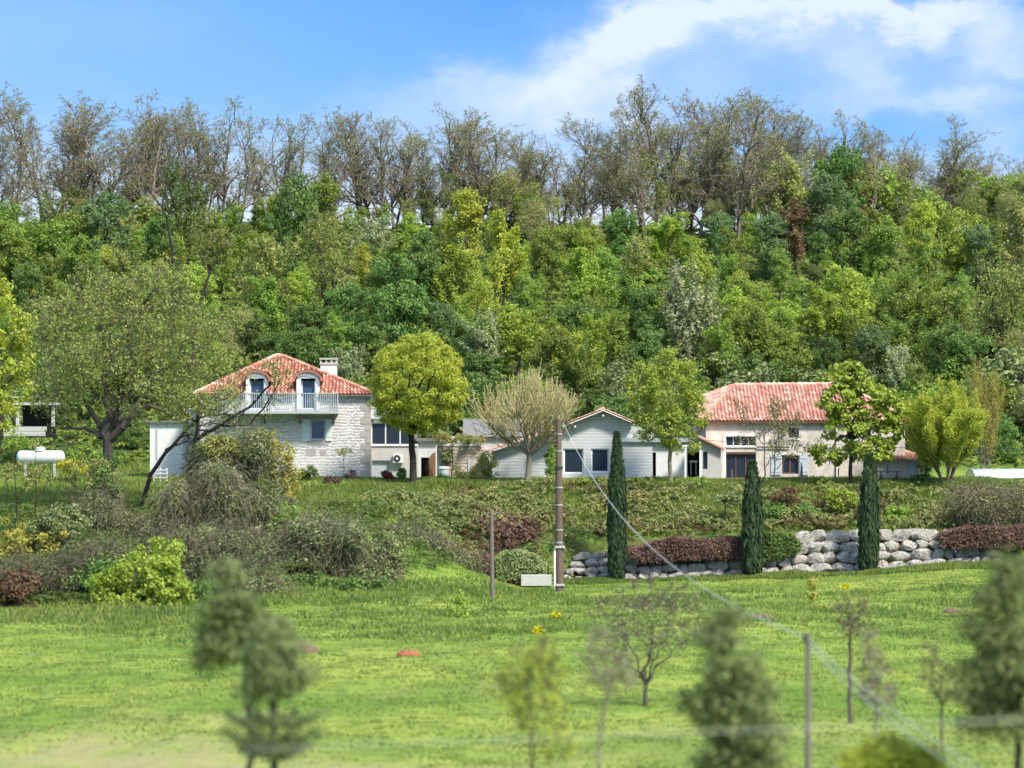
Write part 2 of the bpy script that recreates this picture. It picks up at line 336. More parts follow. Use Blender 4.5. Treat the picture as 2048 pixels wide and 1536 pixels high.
def dryness(x, y):
    return np.clip(np.clip(vnoise(x, y*.6, 22, 3)*.6+vnoise(x, y, 9, 1)*.45+vnoise(x,y*.5,2.2,7)*.3-.70, 0, .8)*2.2*np.clip((150-y)/20, 0, 1)*np.clip((6-x)/10,.25,1), 0, 1)
def build_ground():
    xs = np.concatenate([np.linspace(-2500,-220,10), np.linspace(-200,-64,18), np.arange(-62,62.1,.6), np.linspace(64,200,18), np.linspace(220,2500,10)])
    ys = np.concatenate([np.linspace(-300,30,8), np.arange(40,95,3.), np.arange(95,204,.8), np.arange(204,207,.2), np.arange(207,240,.5), np.arange(240,360,1.5), np.arange(360,600,12.), np.linspace(620,6000,14)])
    X, Y = np.meshgrid(xs, ys); Z = zg(X.ravel(), Y.ravel()).reshape(X.shape)
    nx, ny = len(xs), len(ys); idx = np.arange(nx*ny).reshape(ny, nx)
    Q = np.stack([idx[:-1,:-1], idx[:-1,1:], idx[1:,1:], idx[1:,:-1]], -1).reshape(-1, 4)
    me = npmesh('ground', np.stack([X, Y, Z], -1).reshape(-1, 3), Q, smooth=True)
    x = X.ravel(); y = Y.ravel()
    n1 = vnoise(x, y, 9, 1); n2 = vnoise(x, y, 3, 2); n3 = vnoise(x, y*.6, 22, 3)
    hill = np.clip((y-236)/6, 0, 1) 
    bank = np.clip((y-203)/3, 0, 1)*np.clip((213.5-y)/1.5, 0, 1)*np.clip((x+7)/3, 0, 1)
    dry = dryness(x, y)
    thick = np.clip((y-157)/3, 0, 1)*np.clip((207-y)/8, 0, 1)*np.clip((-14-x)/4, 0, 1)
    for nm, v in (('hill', hill), ('bank', np.clip(bank+thick, 0, 1)), ('dry', np.clip(dry, 0, 1))):
        a = me.attributes.new(nm, 'FLOAT', 'POINT'); a.data.foreach_set('value', v.astype(np.float32))
    m, nt, N, L, b = newmat('ground_grass')
    nA = nnoise(nt, .12, 7, .7); nB = nnoise(nt, .9, 6, .65, stretch=(1,.45,1)); nC = nnoise(nt, 7, 4, .7)
    g = nmix(nt, nramp(nt, nA, .35, .65), (.14,.24,.035), (.34,.40,.08))
    g = nmix(nt, nmath(nt,'MULTIPLY',nramp(nt, nB, .48, .72),.8), g, (.09,.17,.035))
    g = nmix(nt, nmath(nt,'MULTIPLY',nramp(nt, nC, .45, .75),.45), g, (.05,.12,.015))
    g = nmix(nt, nmath(nt,'MULTIPLY',attr(nt,'dry').outputs['Fac'],nramp(nt,nB,.25,.5)), g, (.36,.31,.16))
    soil = nmix(nt, nramp(nt, nB, .4, .6), (.07,.06,.03), (.11,.20,.035))
    g = nmix(nt, nmath(nt,'MULTIPLY',attr(nt,'bank').outputs['Fac'],.9), g, soil)
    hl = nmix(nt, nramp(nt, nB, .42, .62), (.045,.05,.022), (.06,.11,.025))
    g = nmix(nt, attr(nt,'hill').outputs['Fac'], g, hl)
    L.new(g, b.inputs['Base Color']); b.inputs['Roughness'].default_value = .95; b.inputs['Specular IOR Level'].default_value = .1
    nbump(nt, nmath(nt,'ADD',nB,nmath(nt,'MULTIPLY',nC,.4)), .25, b)
    o = link('ground', me, m); tag(o, 'sloping green meadow rising to a terrace and a wooded hill', 'ground', kind='structure')
build_ground()

# ---------------------------------------------------------------- vegetation generators
def nrm(v): return v/(np.linalg.norm(v, axis=-1, keepdims=True)+1e-9)
def tubes(segs, k=5):
    """segs: (n,8) p0 p1 r0 r1 -> verts, quads"""
    S = np.asarray(segs, float); p0 = S[:,0:3]; p1 = S[:,3:6]; r0 = S[:,6]; r1 = S[:,7]; n = len(S)
    d = nrm(p1-p0); ref = np.where(np.abs(d[:,2:3]) > .9, [[1.,0,0]], [[0,0,1.]]); u = nrm(np.cross(d, ref)); v = np.cross(d, u)
    a = np.arange(k)*2*np.pi/k; ca, sa = np.cos(a), np.sin(a)
    ring = u[:,None,:]*ca[None,:,None] + v[:,None,:]*sa[None,:,None]
    V = np.concatenate([p0[:,None]+ring*r0[:,None,None], (p1+d*np.minimum(r1,.05)[:,None])[:,None]+ring*r1[:,None,None]], 1).reshape(-1, 3)
    j = np.arange(k); q = np.stack([j, (j+1)%k, (j+1)%k+k, j+k], -1)
    Q = (np.arange(n)[:,None,None]*2*k + q[None]).reshape(-1, 4)
    return V, Q
def leaves(R, C, size, out=None, tint=None, aspect=.55, upb=.35, outb=.6, vary=.5):
    """rhombic leaves at points C"""
    n = len(C); nn = R.normal(size=(n,3)); 
    if out is not None: nn = nn*.8 + nrm(out)*outb*1.6
    nn[:,2] += upb*1.5; nn = nrm(nn)
    t = nrm(np.cross(nn, R.normal(size=(n,3)))); b = np.cross(nn, t)
    s = (size*(1-vary+2*vary*R.random(n)))[:,None]
    V = np.stack([C-t*s, C+b*s*aspect, C+t*s, C-b*s*aspect], 1).reshape(-1, 3)
    Q = np.arange(n*4).reshape(-1, 4)
    if tint is None: tint = R.random(n)
    return V, Q, np.clip(tint, 0, 1)
def grow(R, p, d, L, r, lvl, G, segs, tips):
    n = G['n'][lvl]; nodes = []; r0 = r; rt = r*G['taper'][lvl]
    for i in range(n):
        d = nrm(d + R.normal(0, G['wig'][lvl], 3) + np.array([0, 0, G['up'][lvl]]))
        q = p + d*(L/n); ra = r0+(rt-r0)*i/n; rb = r0+(rt-r0)*(i+1)/n
        segs.append((*p, *q, ra, rb)); p = q; nodes.append((p, d, rb, (i+1)/n))
        if lvl >= G['tipl']: tips.append(p)
    if lvl+1 < len(G['n']):
        nc = G['kids'][lvl]; az = R.random()*6.28
        for j in range(nc):
            f = G['start'][lvl] + (1-G['start'][lvl])*(j+R.random()*.8)/nc
            k = min(int(f*n), n-1); pp, dd, rr, _ = nodes[k]
            if k > 0: pp = nodes[k-1][0] + (pp-nodes[k-1][0])*R.random()
            az += 2.4+R.normal(0, .4); ang = G['ang'][lvl]*(1+R.normal(0, .25))
            u = nrm(np.cross(dd, R.normal(size=3))); a1 = nrm(np.cross(dd, [0,0,1.]) + 1e-6); a2 = np.cross(dd, a1)
            side = a1*math.cos(az)+a2*math.sin(az)
            grow(R, pp, nrm(dd*math.cos(ang)+side*math.sin(ang)), L*G['ratio'][lvl]*(1-.45*(f-G['start'][lvl]))*(.75+.5*R.random()), min(rr*.8, r0*G['rr'][lvl]), lvl+1, G, segs, tips)
def shatter(L, k=5, s=(.34,.58), j=.62, core=.62):
    """break smooth lobes into uneven smaller ones"""
    out = []
    for l in L:
        out.append((l[0],l[1],l[2],l[3]*core,l[4]*core,l[5]*core))
        for _ in range(k):
            d = nrm(R.normal(size=3)); f = s[0]+(s[1]-s[0])*R.random()
            out.append((l[0]+d[0]*l[3]*j, l[1]+d[1]*l[4]*j, l[2]+d[2]*l[5]*j, l[3]*f, l[4]*f, l[5]*f*(.8+.4*R.random())))
    return out
def lobepts(R, lobes, n, shell=.6):
    """points inside ellipsoids (cx,cy,cz,rx,ry,rz) weighted to the outside"""
    L = np.asarray(lobes, float); w = (L[:,3]*L[:,4]*L[:,5])**.8; w /= w.sum()
    k = R.choice(len(L), n, p=w); d = nrm(R.normal(size=(n,3))); rad = (1-shell)*R.random(n)**(1/3.) + shell*(1-.25*R.random(n)**1.5)
    return L[k,:3] + d*rad[:,None]*L[k,3:], d
def crown_tree(R, fork, lobes, nclump=90, per=40, leaf=.13, cr=.5, shell=.6, tr=.16, nprim=6, base=(0,0,0), sag=0, twigs=2, stems=1, clumptint=.5, kseg=6, flat=.75, aspect=.55, upb=.35):
    """trunk from base to fork, limbs into every clump of the crown; returns (trunk V,Q), (leaf V,Q,T)"""
    C, dirs = lobepts(R, lobes, nclump, shell); base = np.array(base, float); fork = np.array(fork, float)
    segs = []; allp = []; H = C[:,2].max()-base[2]
    # trunk
    n = 7; prev = base.copy(); off = R.normal(0, .018*np.linalg.norm(fork-base), (n+1,3)); off[0] = off[-1] = 0; off[:,2] = 0
    for i in range(1, n+1):
        p = base+(fork-base)*i/n+off[i]*.7; ra = tr*(1.35 if i == 1 else 1.1-.25*(i-1)/n); rb = tr*(1.1-.25*i/n)
        segs.append((*prev, *p, ra, rb)); prev = p
    allp.append((fork, tr*.85))
    # primaries: farthest point sampling
    sel = [int(np.argmax(C[:,2]))]; dist = np.linalg.norm(C-C[sel[0]], axis=1)
    for _ in range(nprim-1):
        k = int(np.argmax(dist)); sel.append(k); dist = np.minimum(dist, np.linalg.norm(C-C[k], axis=1))
    pts = [fork]; rad = [tr*.8]
    for k in sel:
        T = C[k]; L = np.linalg.norm(T-fork); c1 = fork + np.array([(T-fork)[0]*.25, (T-fork)[1]*.25, L*.38]); m = 8; prev = fork; r = tr*(.72 if k == sel[0] else .55)
        for i in range(1, m+1):
            t = i/m; p = (1-t)**2*fork + 2*t*(1-t)*c1 + t*t*T + R.normal(0, .03*L, 3)*(0 if i == m else 1)
            rb = r*(1-.82*t); segs.append((*prev, *p, r*(1-.82*(i-1)/m), rb)); pts.append(p); rad.append(rb); prev = p
    for k in np.argsort(np.linalg.norm(C-fork, axis=1)):
        if k in sel: continue
        A = np.array(pts); T = C[k]; cost = np.linalg.norm(A-T, axis=1) + np.maximum(0, A[:,2]-T[2])*.8 
        j = int(np.argmin(cost)); a = A[j]; L = np.linalg.norm(T-a); r = min(rad[j]*.6, .012+.018*L); prev = a
        for i in (1, 2, 3):
            t = i/3; p = a+(T-a)*t + R.normal(0, .07*L, 3)*(i < 3) + np.array([0,0,.08*L*math.sin(t*3.14)])
            segs.append((*prev, *p, r*(1-.6*(i-1)/3), r*(1-.6*i/3))); prev = p; pts.append(p); rad.append(r*(1-.6*t))
    for T in C:
        for _ in range(twigs):
            q = T + nrm(R.normal(size=3)+[0,0,.4])*cr*(.6+.6*R.random()); segs.append((*T, *q, .012, .005))
    V, Q = tubes(segs, kseg)
    # leaves: shells of each clump
    n = nclump*per; k = np.repeat(np.arange(nclump), per); d = nrm(R.normal(size=(n,3))); rr = cr*(.6+.8*R.random(nclump))[k]
    P = C[k] + d*np.array([1,1,flat])*(rr*(.35+.65*R.random(n)**.5))[:,None]
    ct = R.random(nclump)[k]*clumptint + R.random(n)*(1-clumptint)
    LV = leaves(R, P, leaf, d+dirs[k]*.6, ct, aspect=aspect, upb=upb)
    return (V, Q), LV
def plant(name, label, cat, org, wood, lf, wmat, lmat, group=None, wname='trunk', lname='crown', scale=1, rot=0):
    """a tree or shrub whose meshes are in local coordinates"""
    o = thing(name, label, cat, org, group); o.scale = (scale,)*3 if not hasattr(scale,'__len__') else scale; o.rotation_euler.z = rot
    for nm, dat, mt in ((wname, wood, wmat), (lname, lf, lmat)):
        if dat is None: continue
        me = npmesh(nm, dat[0], dat[1], dat[2] if len(dat) > 2 else None, smooth=(nm == wname)); me.materials.append(mt)
        c = bpy.data.objects.new(nm, me); COL.objects.link(c); c.parent = o
    return o
def copy_plant(src, org, scale, rot, mats=None):
    c = src.copy(); COL.objects.link(c); c.location = org; c.scale = scale; c.rotation_euler = (0, 0, rot)
    for ch in src.children:
        d = ch.copy(); COL.objects.link(d); d.parent = c
        mt = (mats or {}).get(ch.name.split('.')[0])
        if mt: d.material_slots[0].link = 'OBJECT'; d.material_slots[0].material = mt
    return c
# ---------------------------------------------------------------- the wooded hillside
R = np.random.default_rng(7)
def lobes_round(H, W, n, R, low=.25):
    L = [(0,0,H*(low+(1-low)*.5),W*.34,W*.34,H*(1-low)*.47)]
    for i in range(n):
        a = R.random()*6.28; r = W*.26*(.6+.5*R.random()); z = H*(low+.12+(1-low-.24)*R.random()); s = W*(.15+.09*R.random())
        L.append((math.cos(a)*r, math.sin(a)*r, z, s, s, s*1.05))
    return L
PROTO = {}
def proto_leafy(key, H, W, n, per, leaf, cr, low, **kw):
    out = []
    for i in range(kw.pop('count', 3)):
        w, l = crown_tree(R, (R.normal(0,.2), R.normal(0,.2), H*(low+.08)), lobes_round(H, W, 6, R, low), n, per, leaf, cr, **kw)
        out.append((w, l, H, W))
    PROTO[key] = out
proto_leafy('leafy', 8, 5.2, 100, 82, .105, .55, .18, tr=.13)
proto_leafy('tall', 9.5, 4.0, 100, 76, .10, .50, .2, tr=.13)
proto_leafy('airy', 9, 5.4, 110, 42, .08, .6, .22, tr=.15, shell=.4, twigs=5)
proto_leafy('dense', 7.5, 5.5, 125, 80, .10, .5, .1, tr=.15, shell=.7)
proto_leafy('bush', 2.6, 3.6, 46, 60, .10, .42, .02, tr=.05, count=3, flat=.9)
# spiky young tree: upright shoots dressed with leaves
def proto_spiky():
    out = []
    for i in range(2):
        segs = []; tips = []
        G = dict(n=[6,5,4], wig=[.05,.07,.1], up=[.1,.12,.12], taper=[.35,.4,.4], kids=[12,4], start=[.12,.3], ang=[.75,.5], ratio=[.55,.5], rr=[.5,.6], tipl=1)
        for s in range(3):
            grow(R, np.zeros(3), nrm(np.array([R.normal(0,.22),R.normal(0,.22),1])), 4.6, .06, 0, G, segs, tips)
        T = np.array(tips); k = np.repeat(np.arange(len(T)), 9); P = T[k]+R.normal(0,.11,(len(k),3))
        out.append((tubes(segs,4), leaves(R, P, .095, P-np.array([0,0,2]), upb=.3), 5.5, 3.6))
    PROTO['spiky'] = out
proto_spiky()
def proto_feather():
    out = []
    for i in range(4):
        segs = []; tips = []
        G = dict(n=[8,6,5], wig=[.06,.10,.13], up=[.06,.10,.09], taper=[.3,.4,.4], kids=[15,7], start=[.18,.15], ang=[.72,.55], ratio=[.46,.46], rr=[.5,.6], tipl=1)
        for s in range(1+i % 3):
            grow(R, np.array((R.normal(0,.2),R.normal(0,.2),0)), nrm(np.array([R.normal(0,.16),R.normal(0,.16),1])), 7.4*(1-.12*s), .11, 0, G, segs, tips)
        T = np.array(tips); per = int(9000/len(T)); k = np.repeat(np.arange(len(T)), per); P = T[k]+R.normal(0,.17,(len(k),3))
        lt = np.clip(.6*np.repeat(R.random(len(T)//5+1),5)[:len(T)][k]+.4*R.random(len(k)),0,1)
        V, Q, _ = leaves(R, P, .105, P-np.array([0,0,3.]), upb=.3); out.append((tubes(segs,4), (V, Q, lt), float(T[:,2].max()), 5.0))
    return out
FE = proto_feather(); PROTO['leafy'] += FE; PROTO['tall'] += FE[:2]; PROTO['airy'] += FE[2:]
def proto_bare():
    out = []
    for i in range(7):
        segs = []; tips = []; lean = R.normal(0, .06, 2)
        G = dict(n=[10,8,5,4,3], wig=[.08,.19,.24,.26,.28], up=[.05,.09,.07,.04,.03], taper=[.32,.35,.4,.5,.5],
                 kids=[13,5,4,2], start=[.10,.2,.2,.3], ang=[.60,.65,.7,.75], ratio=[.37,.52,.52,.5], rr=[.6,.6,.6,.6], tipl=3)
        H = 12*(.92+.2*R.random())
        grow(R, np.zeros(3), nrm(np.array([lean[0],lean[1],1.])), H, .19, 0, G, segs, tips)
        if i % 2: grow(R, np.zeros(3), nrm(np.array([lean[0]+.18,lean[1],1.])), H*.85, .12, 0, G, segs, tips)
        S = np.array(segs); S[:,6:] = np.maximum(S[:,6:], .015); T = np.array(tips); T = T[R.random(len(T)) < .34]
        k = np.repeat(np.arange(len(T)), 2); P = T[k]+R.normal(0,.10,(len(k),3))
        out.append((tubes(S,3), leaves(R, P, .05, None, aspect=.8), float(S[:,5].max()), 6.0))
    PROTO['bare'] = out
proto_bare()
BUILT = {}
KINDS = {  # kind: (prototype, name, category, crown material, wood material, look)
 'bright': ('leafy','broadleaf_tree','tree','leaf_bright','bark_grey','fresh yellow-green tree'),
 'lime':   ('tall','broadleaf_tree','tree','leaf_lime','bark_grey','tall lime-green tree'),
 'mid':    ('leafy','broadleaf_tree','tree','leaf_mid','bark_dark','rounded mid-green tree'),
 'midt':   ('tall','broadleaf_tree','tree','leaf_mid','bark_dark','tall narrow mid-green tree'),
 'dark':   ('dense','broadleaf_tree','tree','leaf_dark','bark_dark','dense dark green tree'),
 'darkt':  ('tall','broadleaf_tree','tree','leaf_dark','bark_dark','tall ivy-dark tree'),
 'blue':   ('dense','broadleaf_tree','tree','leaf_blue','bark_dark','bluish green bushy tree'),
 'olive':  ('airy','oak_tree','tree','leaf_olive','bark_dark','thin olive-brown oak'),
 'rust':   ('tall','conifer_tree','tree','leaf_rust','bark_dark','rust-brown fading conifer'),
 'pale':   ('spiky','sapling','tree','leaf_pale','bark_grey','pale silvery young tree'),
 'spiky':  ('spiky','sapling','tree','leaf_mid','bark_grey','small spiky green tree'),
 'bud':    ('airy','oak_tree','tree','leaf_bud','bark_ridge','half-bare budding oak'),
 'bush':   ('bush','wild_shrub','shrub','leaf_dark','bark_dark','low dark green shrub'),
 'bushm':  ('bush','wild_shrub','shrub','leaf_mid','bark_dark','low mid-green shrub'),
 'bushb':  ('bush','wild_shrub','shrub','leaf_brush','bark_dark','low brownish bramble shrub'),
 'bare':   ('bare','bare_oak','tree','leaf_bud','bark_ridge','spindly bare oak'),
}
AREAS = [(-999,-25,'beyond the gas tank edge'),(-25,120,'above the white gas tank'),(120,330,'behind the big spreading oak'),(330,470,'above the white side wing'),(470,610,'behind the dormer roof'),
 (610,735,'above the stone house chimney'),(735,850,'above the round clipped tree'),(850,945,'between clipped tree and pollard'),(945,1060,'above the pollarded tree'),(1060,1170,'above the tall utility pole'),
 (1170,1265,'above the bungalow gable'),(1265,1340,'above the slim leafy maple'),(1340,1430,'between the maple and farmhouse'),(1430,1540,'above the long farmhouse roof'),(1540,1640,'above the farmhouse roof middle'),
 (1640,1730,'above the horse chestnut'),(1730,1830,'between the chestnut and willow'),(1830,1940,'above the bright willow'),(1940,2075,'above the swimming pool cover'),(2075,9999,'beyond the pool cover edge')]
WOOD = []      # every tree of the hillside: (object, look, px, py top, is shrub)
def wood_tree(kind, px, d, H, W=None, sink=.15):
    pk, name, cat, lm, wm, look = KINDS[kind]
    ps = PROTO[pk]; i = int(R.integers(len(ps))); w, l, h0, w0 = ps[i]
    x = px2x(px, d); z = zgf(x, d) - sink; s = H/h0; sw = (W/w0 if W else s*(.9+.25*R.random())); key = (pk, i)
    if key not in BUILT:
        o = plant(name, look, cat, (x, d, z), w, l, M[wm], M[lm], wname='trunk' if cat == 'tree' else 'stem', lname='crown' if cat == 'tree' else 'foliage')
        o.scale = (sw, sw, s); o.rotation_euler.z = R.random()*6.28; BUILT[key] = o
    else:
        o = copy_plant(BUILT[key], (x, d, z), (sw, sw, s), R.random()*6.28)
    o.name = name
    for ch in o.children:
        b = ch.name.split('.')[0]; mt = M[wm] if b in ('trunk','stem') else M[lm]
        ch.material_slots[0].link = 'OBJECT'; ch.material_slots[0].material = mt
    o['category'] = cat; o['group'] = 'bare oaks along the ridge' if kind == 'bare' else ('shrubs under the hillside wood' if cat == 'shrub' else 'trees of the hillside wood')
    WOOD.append((o, look, px, HZ-(z+H-ZC)/d*F)); return o
def wood_at(kind, px, top, hpx, wpx=None):
    """tree whose crown top shows on photo row 'top' and which shows hpx pixels high"""
    best = None
    for d in np.arange(240, 350, 1.5):
        H = hpx*d/F; row = HZ-(zgf(px2x(px,d),d)+H-ZC)/d*F
        if best is None or abs(row-top) < best[0]: best = (abs(row-top), d, H)
    _, d, H = best
    return wood_tree(kind, px, d, H, wpx*d/F if wpx else None)
HAND = [ # kind, px, top row, height px, width px
 ('mid',60,395,190,150),('mid',130,385,170,130),('blue',215,370,180,130),('darkt',372,300,260,80),('dark',330,420,170,110),('olive',420,400,200,110),('bright',395,520,170,110),
 ('mid',460,410,160,120),('dark',590,325,280,140),('mid',640,345,170,110),('olive',660,410,290,150),('bud',520,470,230,130),('mid',570,545,160,110),('dark',700,560,170,110),
 ('mid',775,470,190,120),('dark',800,500,250,150),('darkt',850,440,230,90),('pale',745,440,110,70),('lime',925,360,250,110),('lime',985,420,240,110),('bright',900,480,200,110),('lime',950,540,180,90),
 ('blue',880,590,150,110),('bud',1065,385,130,90),('mid',1095,460,150,90),('blue',1010,510,140,90),('bright',1140,495,180,120),('mid',1205,490,170,100),('dark',1160,600,150,120),
 ('bright',1030,600,160,150),('pale',970,640,130,80),('lime',1150,650,130,60),('mid',1100,650,150,110),('bud',1250,470,160,80),('spiky',1185,600,110,60),('spiky',1242,630,130,70),('dark',1300,560,190,120),
 ('bright',1355,420,150,130),('mid',1300,500,170,110),('pale',1370,555,200,120),('bright',1400,500,190,90),('mid',1480,540,170,100),('bright',1465,575,150,90),('blue',1545,420,150,100),('blue',1445,420,120,60),
 ('rust',1605,395,170,95),('dark',1685,275,210,130),('blue',1660,330,180,120),('dark',1700,410,190,120),('mid',1760,430,170,110),('lime',1840,388,170,80),('mid',1860,460,180,80),('bright',1915,400,180,110),
 ('blue',1960,440,150,90),('bud',2010,400,200,110),('mid',1940,330,140,140),('mid',2030,330,150,130),('bright',1690,520,190,150),('bright',1640,560,150,100),('mid',1790,540,160,110),('mid',1850,520,230,150),
 ('olive',2000,500,290,170),('mid',1500,610,150,130),('bright',1560,600,120,110),('bushm',1600,690,90,100),('blue',1740,640,140,120),('mid',1800,620,150,110),('dark',1900,640,150,120),('bud',1790,300,150,110),('olive',1720,310,170,120),
 ('bushb',1440,690,90,120),('bush',1500,700,80,110),('mid',1420,600,120,90),('bush',1250,700,90,90),('bushm',1210,730,70,120),('spiky',1160,690,120,70),('dark',960,700,110,120),('pale',700,700,100,60),
 ('dark',620,600,140,110),('dark',560,650,110,120),('bush',680,690,90,110),('mid',20,430,170,120),('dark',60,520,160,100),('lime',330,510,120,80),('olive',250,480,200,130),('mid',160,470,170,110),
 ('bud',480,600,150,110),('dark',520,620,130,100),('pale',1795,700,110,70),('bush',1560,720,60,110),('bushb',1620,735,50,110),('bushm',850,650,100,110),('dark',735,640,130,110),('bushm',1050,740,90,120),
 ('dark',1200,760,80,90),('dark',1240,790,60,80)]
for k, px, top, h, w in HAND: wood_at(k, px, top, h, w)
# fillers between them, from the terrace up to the ridge
fill = ['mid','dark','mid','midt','bud','olive','bright','darkt','bright','mid','lime']
for row in range(10):
    d = 243+row*10.2
    for px in np.arange(-240, 2300, 118):
        p = px+R.normal(0,22)+(59 if row % 2 else 0); k = fill[int(R.integers(len(fill)))]
        if row < 2: k = ['bush','bushb','dark','bushm'][int(R.integers(4))]
        h = 2.8+1.2*R.random() if row < 2 else 4.0+1.8*R.random()
        dd = d+R.normal(0,2); cap = np.interp(p, [0,550,700,1500,1650,2050], [395,400,425,430,380,350])+R.normal(0,16); zz = zgf(px2x(p,dd),dd); h = min(h, py2z(cap,dd)-zz)
        if h > 1.2: wood_tree(k if h > 2.4 else 'bushm', p, dd, h)
# bare oaks of the ridge, tops following the skyline of the photograph
SKY = [(-60,190),(40,185),(90,140),(140,175),(180,215),(260,225),(340,180),(400,215),(450,200),(520,235),(590,215),(660,250),(740,195),(800,240),(870,245),(940,215),(1000,235),(1060,265),(1120,270),(1180,225),
 (1260,205),(1330,190),(1400,195),(1490,178),(1560,185),(1620,215),(1690,235),(1760,250),(1840,265),(1890,255),(1940,280),(2000,300),(2110,320)]
for i, px in enumerate(np.concatenate([np.arange(-220, 720, 25), np.arange(720, 2270, 18)])):
    p = px+R.normal(0,7); d = 346+R.normal(0,6); gz = zgf(px2x(p,d), d)
    top = np.interp(p, [s[0] for s in SKY], [s[1] for s in SKY]) + R.normal(2,15)
    H = min(ZC+(HZ-top)/F*d - gz, 15.5)
    if H > 3: wood_tree('bare', p, d, H, H*.50*(.85+.35*R.random()))
for i, px in enumerate(np.arange(680, 2080, 46)):     # second, half-leafed rank on the right two thirds
    p = px+R.normal(0,12); d = 338+R.normal(0,3); gz = zgf(px2x(p,d), d)
    top = np.interp(p, [s[0] for s in SKY], [s[1] for s in SKY]) + 55+abs(R.normal(0,25))
    H = ZC+(HZ-top)/F*d - gz
    if R.random() < .62: wood_tree('bud' if R.random() < .75 else 'olive', p, d, H*.9, H*.5)
for px, d, H, k in [(1880,262,6,'mid'),(1930,256,5.5,'dark'),(1985,262,7,'olive'),(2040,256,6.5,'bud'),(2075,262,7,'mid'),(2015,250,5,'bushb'),(1860,250,4,'mid'),(1960,247,4,'bushm'),(2050,246,4,'bud'),(1900,246,4,'bush'),
    (1470,246,3.4,'bushb'),(1530,246,3,'bushm'),(1580,246,3.4,'bushb'),(600,250,5,'dark'),(640,247,4.5,'bud'),(705,246,4,'spiky'),(560,252,6,'darkt'),(0,262,6,'mid'),(-20,250,5,'dark'),(60,250,4.5,'mid'),(120,250,5,'bush'),(180,252,6,'mid'),(240,255,6,'dark'),(300,252,6,'mid')]:
    wood_tree(k, px, d, H)
for px in np.arange(-220, 2270, 34):          # uneven edge where the wood meets the ridge oaks
    k = ['mid','bud','bud','olive','bushm','bud','bud','bright','olive'][int(R.integers(9))]; d = 337+R.normal(0,4)
    wood_tree(k, px+R.normal(0,12), d, (1.6+4.2*R.random()**1.8)*(1.4 if px > 1500 else 1))
def tier(cat, py): return 'on the ridge' if py < 370 else ('high on the hillside' if py < 490 else ('halfway up the hillside' if py < 610 else 'low on the hillside'))
cls = {}
for o, look, px, py in WOOD:
    ar = next(a[2] for a in AREAS if a[0] <= px < a[1]); t = 'on the ridge' if look == 'spindly bare oak' else tier('', py)
    cls.setdefault((look, t, ar), []).append((px, o))
ORDN = ['first','second','third','fourth','fifth','sixth','seventh','eighth','ninth','tenth','eleventh','twelfth','thirteenth','fourteenth','fifteenth','sixteenth','seventeenth','eighteenth']+['last']*40
for (look, t, ar), lst in cls.items():
    lst.sort(key=lambda q: q[0])
    for i, (px, o) in enumerate(lst):
        o['label'] = f"{look} {t} {ar}" + (f", {ORDN[i]} from left" if len(lst) > 1 else '')
# ---------------------------------------------------------------- single trees of the gardens
def px_lobes(d, org, L):
    """ellipses drawn on the photo (px, py, rx, ry, depth offset, depth radius) -> lobes local to org"""
    out = []
    for px, py, rx, ry, dy, ry3 in L:
        out.append((px2x(px,d)-org[0], dy, py2z(py,d)-org[2], rx*d/F, ry3, ry*d/F))
    return out
def site(px, d, sink=.1): x = px2x(px, d); return (x, d, zgf(x, d)-sink)
def tree_px(name, label, cat, px, d, fork_px, lobes, wm, lm, **kw):
    org = site(px, d); fork = (px2x(fork_px[0],d)-org[0], 0, py2z(fork_px[1],d)-org[2])
    w, l = crown_tree(R, fork, px_lobes(d, org, lobes), **kw)
    c = cat == 'tree'
    return plant(name, label, cat, org, w, l, M[wm], M[lm], wname='trunk' if c else 'stem', lname='crown' if c else 'foliage')
# the big spreading oak
tree_px('oak_tree','huge spreading oak with thin olive new leaf, beside the white side wing','tree', 213, 203, (215,885),
  [(260,650,140,115,0,3.4),(450,720,40,50,0,1.6),(90,830,50,40,0,1.8),(400,640,50,60,0,2),(100,640,50,60,0,2),(180,690,110,100,-1,2.6),(350,690,110,90,.5,2.6),(420,760,80,70,-.5,2),(250,760,170,70,0,3.4),(120,770,70,60,0,2),(300,580,90,70,0,2),(190,590,80,60,.6,2),(330,800,110,45,-1,2),(380,830,60,30,-.5,1.6),(430,800,50,34,-.8,1.4),(130,680,60,80,0,2)],
  'bark_grey','leaf_olive', nclump=430, per=66, leaf=.075, cr=.85, shell=.35, tr=.38, nprim=9, twigs=9, upb=.2)
